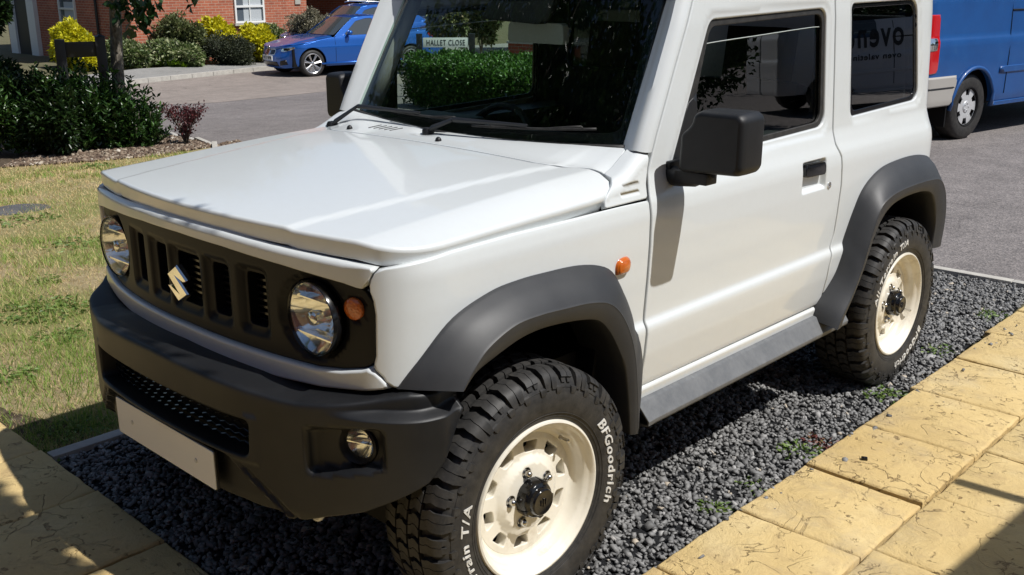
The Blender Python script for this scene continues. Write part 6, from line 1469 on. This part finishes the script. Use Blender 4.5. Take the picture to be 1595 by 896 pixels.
# ================================================================== GRASS, WEEDS, SMALL THINGS
def blades(name, P, L, W, m, lean=.5, col=None, **kw):
    n = len(P); a = rng.uniform(0, 6.28, n); t = rng.normal(0, lean, (n, 2)); b = rng.uniform(0, 6.28, n)
    w_ = np.stack([np.cos(b), np.sin(b), np.zeros(n)], 1)*np.asarray(W*np.ones(n))[:, None]/2
    tip = np.stack([t[:, 0], t[:, 1], np.ones(n)], 1); tip /= np.linalg.norm(tip, axis=1)[:, None]; tip *= np.asarray(L*np.ones(n))[:, None]
    V = np.stack([P-w_, P+w_, P+tip], 1).reshape(-1, 3); F = (np.array([[0, 1, 2]])+3*np.arange(n)[:, None])
    return npmesh(name, V, F, m, attr=col, **kw)
def nz2(x, y, s, seed=0): # cheap smooth noise in [0,1]
    q = 0
    for i, (a, b, c) in enumerate(((1.0, .6, 1.3), (-.7, 1.1, 2.1), (1.6, -1.4, .4), (.4, 2.3, 5.0), (2.9, 1.9, 3.3))): q = q+np.sin((x*a+y*b)*s*(1+.35*i)+c*7+seed)/(1+.3*i)
    return .5+.5*np.tanh(q*.6)
N1 = 400000
# denser near the camera
u = rng.uniform(0, 1, N1); yy = rng.uniform(-3.2, 4.0, N1); xx = -1.07-(u**1.9)*9.0
Pg = np.stack([xx, yy], 1); Pg = Pg[inside(Pg, np.array(lawn))]
g1 = nz2(Pg[:, 0], Pg[:, 1], 2.3)*.6+nz2(Pg[:, 0], Pg[:, 1], 7.5, 3)*.4
near_shade = np.exp(-((Pg[:, 1]+.45-.1*(-Pg[:, 0]-1.2))/.35)**2)
lowl = np.exp(-(((Pg[:, 0]+2.6)/1.9)**2+((Pg[:, 1]-.0)/.9)**2)); green = np.clip((g1-.50)*3.4+.45*lowl-.25*np.clip((-Pg[:, 0]-3)/4, 0, 1), 0, 1)
keep = rng.uniform(0, 1, len(Pg)) < .45+.55*green; Pg = Pg[keep]; green = green[keep]
colr = np.clip(np.where(rng.uniform(0, 1, len(Pg)) < green*.75+.04, rng.normal(.78, .12, len(Pg)), rng.normal(.28, .16, len(Pg))), 0, 1)
Lb = (.021+.026*green)*rng.uniform(.5, 1.5, len(Pg)); far_ = np.clip((-Pg[:, 0]-2)/6, 0, 1)
blades('grass', np.column_stack([Pg, G(Pg[:, 0])]), Lb*(1+.2*far_), .0028+.005*far_, LM['grass'], .75, colr, kind='stuff')
# taller tufts of green grass in the dry lawn
Q = []; cc = []
for (qx, qy, n_, sp, sd) in ((150, 560, 900, .16, 1), (95, 600, 700, .2, 1), (30, 630, 500, .2, 1), (60, 500, 260, .2, 1), (70, 690, 420, .12, 1), (140, 660, 500, .1, 1), (10, 560, 400, .2, 1), (20, 700, 300, .12, 1), (200, 560, 300, .1, 1), (15, 240, 420, .5, 1), (100, 330, 260, .25, 1)):
    p = at(qx, qy); c_ = rng.normal(0, sp, (n_, 2))*[1.0, .8]+p[:2]; Q.append(c_)
Q = np.concatenate(Q); Q = Q[inside(Q, np.array(lawn))]
blades('grass', np.column_stack([Q, G(Q[:, 0])]), .045*rng.uniform(.5, 1.6, len(Q)), .0035, LM['grass'], .45, np.clip(rng.normal(.85, .1, len(Q)), 0, 1), kind='stuff')
def weed(label, p, r_, n, L, m='weed', name='weed', group=None, flat=.5):
    root = empty(name, (p[0], p[1], float(G(p[0]))+.004), label=label, cat='weed', group=group)
    P = []; D = []
    for i in range(n):
        a = rng.uniform(0, 6.28); q = r_*rng.uniform(0, 1)**.7; P.append((q*math.cos(a), q*math.sin(a), rng.uniform(0, .012)+.012*(1-q/r_)*flat)); D.append((math.cos(a)+rng.normal(0, .7), math.sin(a)+rng.normal(0, .7), rng.uniform(.0, 1.1)*flat))
    o = leaves('leaf', np.array(P), np.array(D), L*rng.uniform(.6, 1.2, n), L*.38, LM[m], root, fold=.15, curl=.25); o['kind'] = 'stuff'
    return root
WG = 'weeds growing through the edge of the slate chippings'
weed('bright green weed tuft nearest the camera by the yellow paving', onZ(1113, 797, 0), .045, 46, .028, group=WG)
weed('spreading green weed in the chippings halfway along the paving', onZ(1244, 706, 0), .07, 60, .032, group=WG)
weed('reddish weed beside the yellow paving joint', onZ(1275, 692, 0), .06, 60, .026, m='rweed', group=WG)
weed('green weed by the paving just below the rear tyre', onZ(1378, 618, 0), .085, 64, .036, group=WG)
weed('small green weed right of the rear tyre', onZ(1462, 550, 0), .07, 36, .03, group=WG)
weed('pale flowering weed in the far corner of the chippings', onZ(1545, 497, 0), .09, 50, .032, group=WG)
weed('thin dusty weed in the chippings between tyre and paving', onZ(1178, 760, 0), .06, 26, .02, group=WG)
LG = 'broad-leaved weeds in the dry lawn'
for (qx, qy, r_, n_, L_, lb) in ((70, 485, .22, 240, .040, 'large dark green weed patch in the lawn left of the bumper'), (95, 525, .12, 95, .036, 'jagged green weed beside the large weed patch'), (40, 345, .24, 99, .045, 'flat green weed patch just below the drain cover'), (125, 382, .20, 90, .045, 'long-leaved weed in the lawn beside the headlight corner'), (70, 440, .10, 50, .032, 'small round-leaved weed in the middle of the lawn'),
        (120, 672, .12, 240, .026, 'dark leafy weeds at the shaded lawn corner by the concrete edging'), (45, 716, .12, 200, .022, 'low creeping weeds where the soil meets the front paving'), (205, 420, .12, 50, .035, 'pale weed tuft close beside the bumper corner'), (150, 260, .16, 80, .05, 'leafy weed where the lawn meets the flower bed'), (12, 590, .12, 80, .035, 'green weed at the left edge of the picture')):
    weed(lb, at(qx, qy), r_, n_, L_, group=LG, flat=.35)
p = at(30, 328); dc = empty('drain_cover', (p[0], p[1], float(G(p[0]))), label='round grey drain cover set flush in the dry lawn', cat='drain cover')
ROADDK_ = None; mb = MB(); mb.lathe([(.0005, .008), (.20, .008), (.205, .006), (.207, -.03)], axis='z', n=48); mb.build('cover', ROADDK, dc, smooth='auto')
mb = MB(); mb.lathe([(.209, -.03), (.209, .006), (.228, .006), (.232, -.01)], axis='z', n=48); mb.build('rim', ROADDK, dc, smooth='auto')
# bark litter and pale stones on the flower bed
LIT = mat('bark_litter', (.2, .16, .12), .9); k = N(LIT); a_ = k.n('ShaderNodeAttribute'); a_.attribute_name = 'v'; k.l(k.ramp(a_.outputs['Fac'], [(0, (.05, .03, .02)), (.5, (.16, .11, .075)), (.8, (.34, .28, .21)), (1, (.55, .50, .42))]), k.b.inputs['Base Color'])
bn = [(-6.1, 3.76)]+[(p[0], p[1]) for p in _b]+[(-10.4, 3.5), (-9.9, 4.85), (-8.34, 4.5), (-7, 3.8)]
chips('bark_litter', 7000, bn, .022, (.004, .014), LIT)
for i, (qx, qy, s_) in enumerate(((312, 447, .0),)): pass
# small black stone lying on the paving
p = onZ(1346, 717, .03); mb = MB(); mb.box((p[0], p[1], .036), (.022, .017, .012), rz=.5); mb.build('stone', GLOSSBLK, None, bevel=.004, label='small black stone lying alone on the yellow paving', cat='stone')
# ================================================================== OUT OF VIEW ROUND THE PHOTOGRAPHER (reflections; canopy and bar added for shade)
pc = empty('shade_canopy', (3.3, 1.4, 0), label='unseen flat canopy on posts, added to cast the corner shadow on the paving', cat='shade_canopy')  # invented canopy, its outline shaped to throw the triangular corner shadow
mb = MB(); cp = [(3.015, .30), (3.03, 1.37), (3.20, 2.12), (5.2, 2.0), (5.2, -.6), (3.3, -.6)]
sx, sy = SUN[0]/SUN[2], SUN[1]/SUN[2]
g1_, g2_ = onZ(1494, 896, .03), onZ(1595, 809, .03); gd_ = g2_-g1_; g0_ = g1_-gd_*.9; g3_ = g2_+gd_*.6; S_ = np.array([sx*2.36, sy*2.36])
cp = [tuple(g0_[:2]+S_), tuple(g3_[:2]+S_), (5.2, g3_[1]+.6), (5.2, -.6), (g0_[0]+S_[0]+.2, -.6)]
mb.prism([(a-3.3, b-1.4) for a, b in cp], lambda p: (p[0], p[1], 2.36), lambda p: (p[0], p[1], 2.44)); mb.build('canopy', UPVC, pc)
mb = MB(); mb.box((1.7, -1.8, 1.18), (.12, .12, 2.36)); mb.build('post', UPVC, pc); mb = MB(); mb.box((1.7, 1.0, 1.18), (.12, .12, 2.36)); mb.build('post', UPVC, pc)
gb = onZ(1560, 769, .03)[:2]+np.array([sx, sy])*1.9
bar_root = empty('shadow_bar', (gb[0], gb[1], 1.9), label='unseen floating bar, added to cast the thin arc shadow on the paving', cat='shadow_bar')  # invented bar hanging free, there only for its narrow shadow
mb = MB(); mb.box((.05, 0, 0), (.42, .05, .03), rz=.1); mb.build('shadow_bar', DARK2, bar_root, bevel=.008)
hb2 = empty('house', (6.5, -3, 0), label='brick house beside the photographer reflected in the headlamps', cat='house')
wall_box('front_wall', -1.3, 5.5, -14, 3.0, -.1, 5.0, BRICK, hb2)
mb = MB(); mb.add([(-1.7, -14.3, 5), (6, -14.3, 5), (6, 3.3, 5), (-1.7, 3.3, 5), (2, -14.3, 7.2), (2, 3.3, 7.2)], [(3, 2, 1, 0), (1, 2, 5, 4), (3, 0, 4, 5), (0, 1, 4), (2, 3, 5)]); mb.build('roof', SLATE, hb2)
for y in (-4.6, -8.5): window(hb2, (-1.3, y, 1.5), 1.4, 1.2, nx=-1)
hb3 = empty('house', (-2, -11, 0), label='brick house across the front garden reflected in the headlamps', cat='house')
wall_box('front_wall', -8, 6, -8, 0, -.8, 5.0, BRICK, hb3)
mb = MB(); mb.add([(-8.4, -8.4, 5), (6.4, -8.4, 5), (6.4, .4, 5), (-8.4, .4, 5), (-8.4, -4, 7.6), (6.4, -4, 7.6)], [(3, 2, 1, 0), (0, 1, 5, 4), (2, 3, 4, 5), (1, 2, 5), (3, 0, 4)]); mb.build('roof', SLATE, hb3)
for x in (-5.5, -1.5, 3.0): window(hb3, (x, 0, 1.3), 1.5, 1.2, ny=1, dirx=False)
def big_tree(label, x, y, h, cr, cz, n, seed_k=36, L=.16, m='tree'):
    r_ = empty('tree', (x, y, float(G(x))), label=label, cat='tree')
    mb = MB(); mb.tube([(0, 0, -.1), (0, 0, h*.3), (.1, .05, cz)], [.14, .11, .05], 12)
    for i in range(6): a = i*1.05; mb.tube([(0, 0, h*.28+.15*i), (cr[0]*.35*math.cos(a), cr[1]*.35*math.sin(a), cz-.3*cr[2]), (cr[0]*.7*math.cos(a), cr[1]*.7*math.sin(a), cz+.2*cr[2])], [.05, .03, .01], 7)
    mb.build('trunk', BARK, r_, smooth=True)
    P, D = clumps((0, 0, cz), cr, n, seed_k, .2); D = D*.5+rng.normal(0, .7, D.shape); leaves('crown', P, D, L*rng.uniform(.7, 1.2, n), L*.5, LM[m], r_); return r_
nt_ = big_tree('leafy tree beside the photographer shading the front paving', 3.4, -1.9, 4.0, (1.5, .62, .6), 3.7, 1, 46, .12)
for ch in [o for o in bpy.data.objects if o.parent == nt_ and o.name.startswith('crown')]: bpy.data.objects.remove(ch)
P, D = clumps((1.72-3.4, -.27+1.9, 3.7), (1.05, .26, .30), 9500, 60, .2); leaves('crown', P, D*.5+rng.normal(0, .7, D.shape), .10*rng.uniform(.7, 1.2, len(P)), .055, LM['tree'], nt_)
mb = MB(); mb.tube([(0, 0, 2.2), (-.6, .7, 3.2), (-1.6, 1.4, 3.7)], [.07, .05, .02], 8); mb.build('branch', BARK, nt_, smooth=True)
bpy.data.objects['tree'] if False else None
big_tree('broad garden tree in front of the car reflected in the windscreen', -4.6, -4.6, 7, (3.6, 2.8, 3.0), 6.2, 30000, 60, .15)
big_tree('second garden tree reflected in the windscreen', -9.5, -3.8, 7, (3.4, 2.6, 3.0), 6.0, 22000, 50, .17)
big_tree('roadside tree beyond the white van reflected in the side glass', 11.0, 24.0, 7, (5.0, 3.4, 3.4), 4.2, 16000, 40, .26)
big_tree('roadside tree behind the drive reflected in the door glass', 8.5, 12.0, 6, (1.9, 1.9, 1.9), 2.1, 16000, 40, .12, 'hedge')
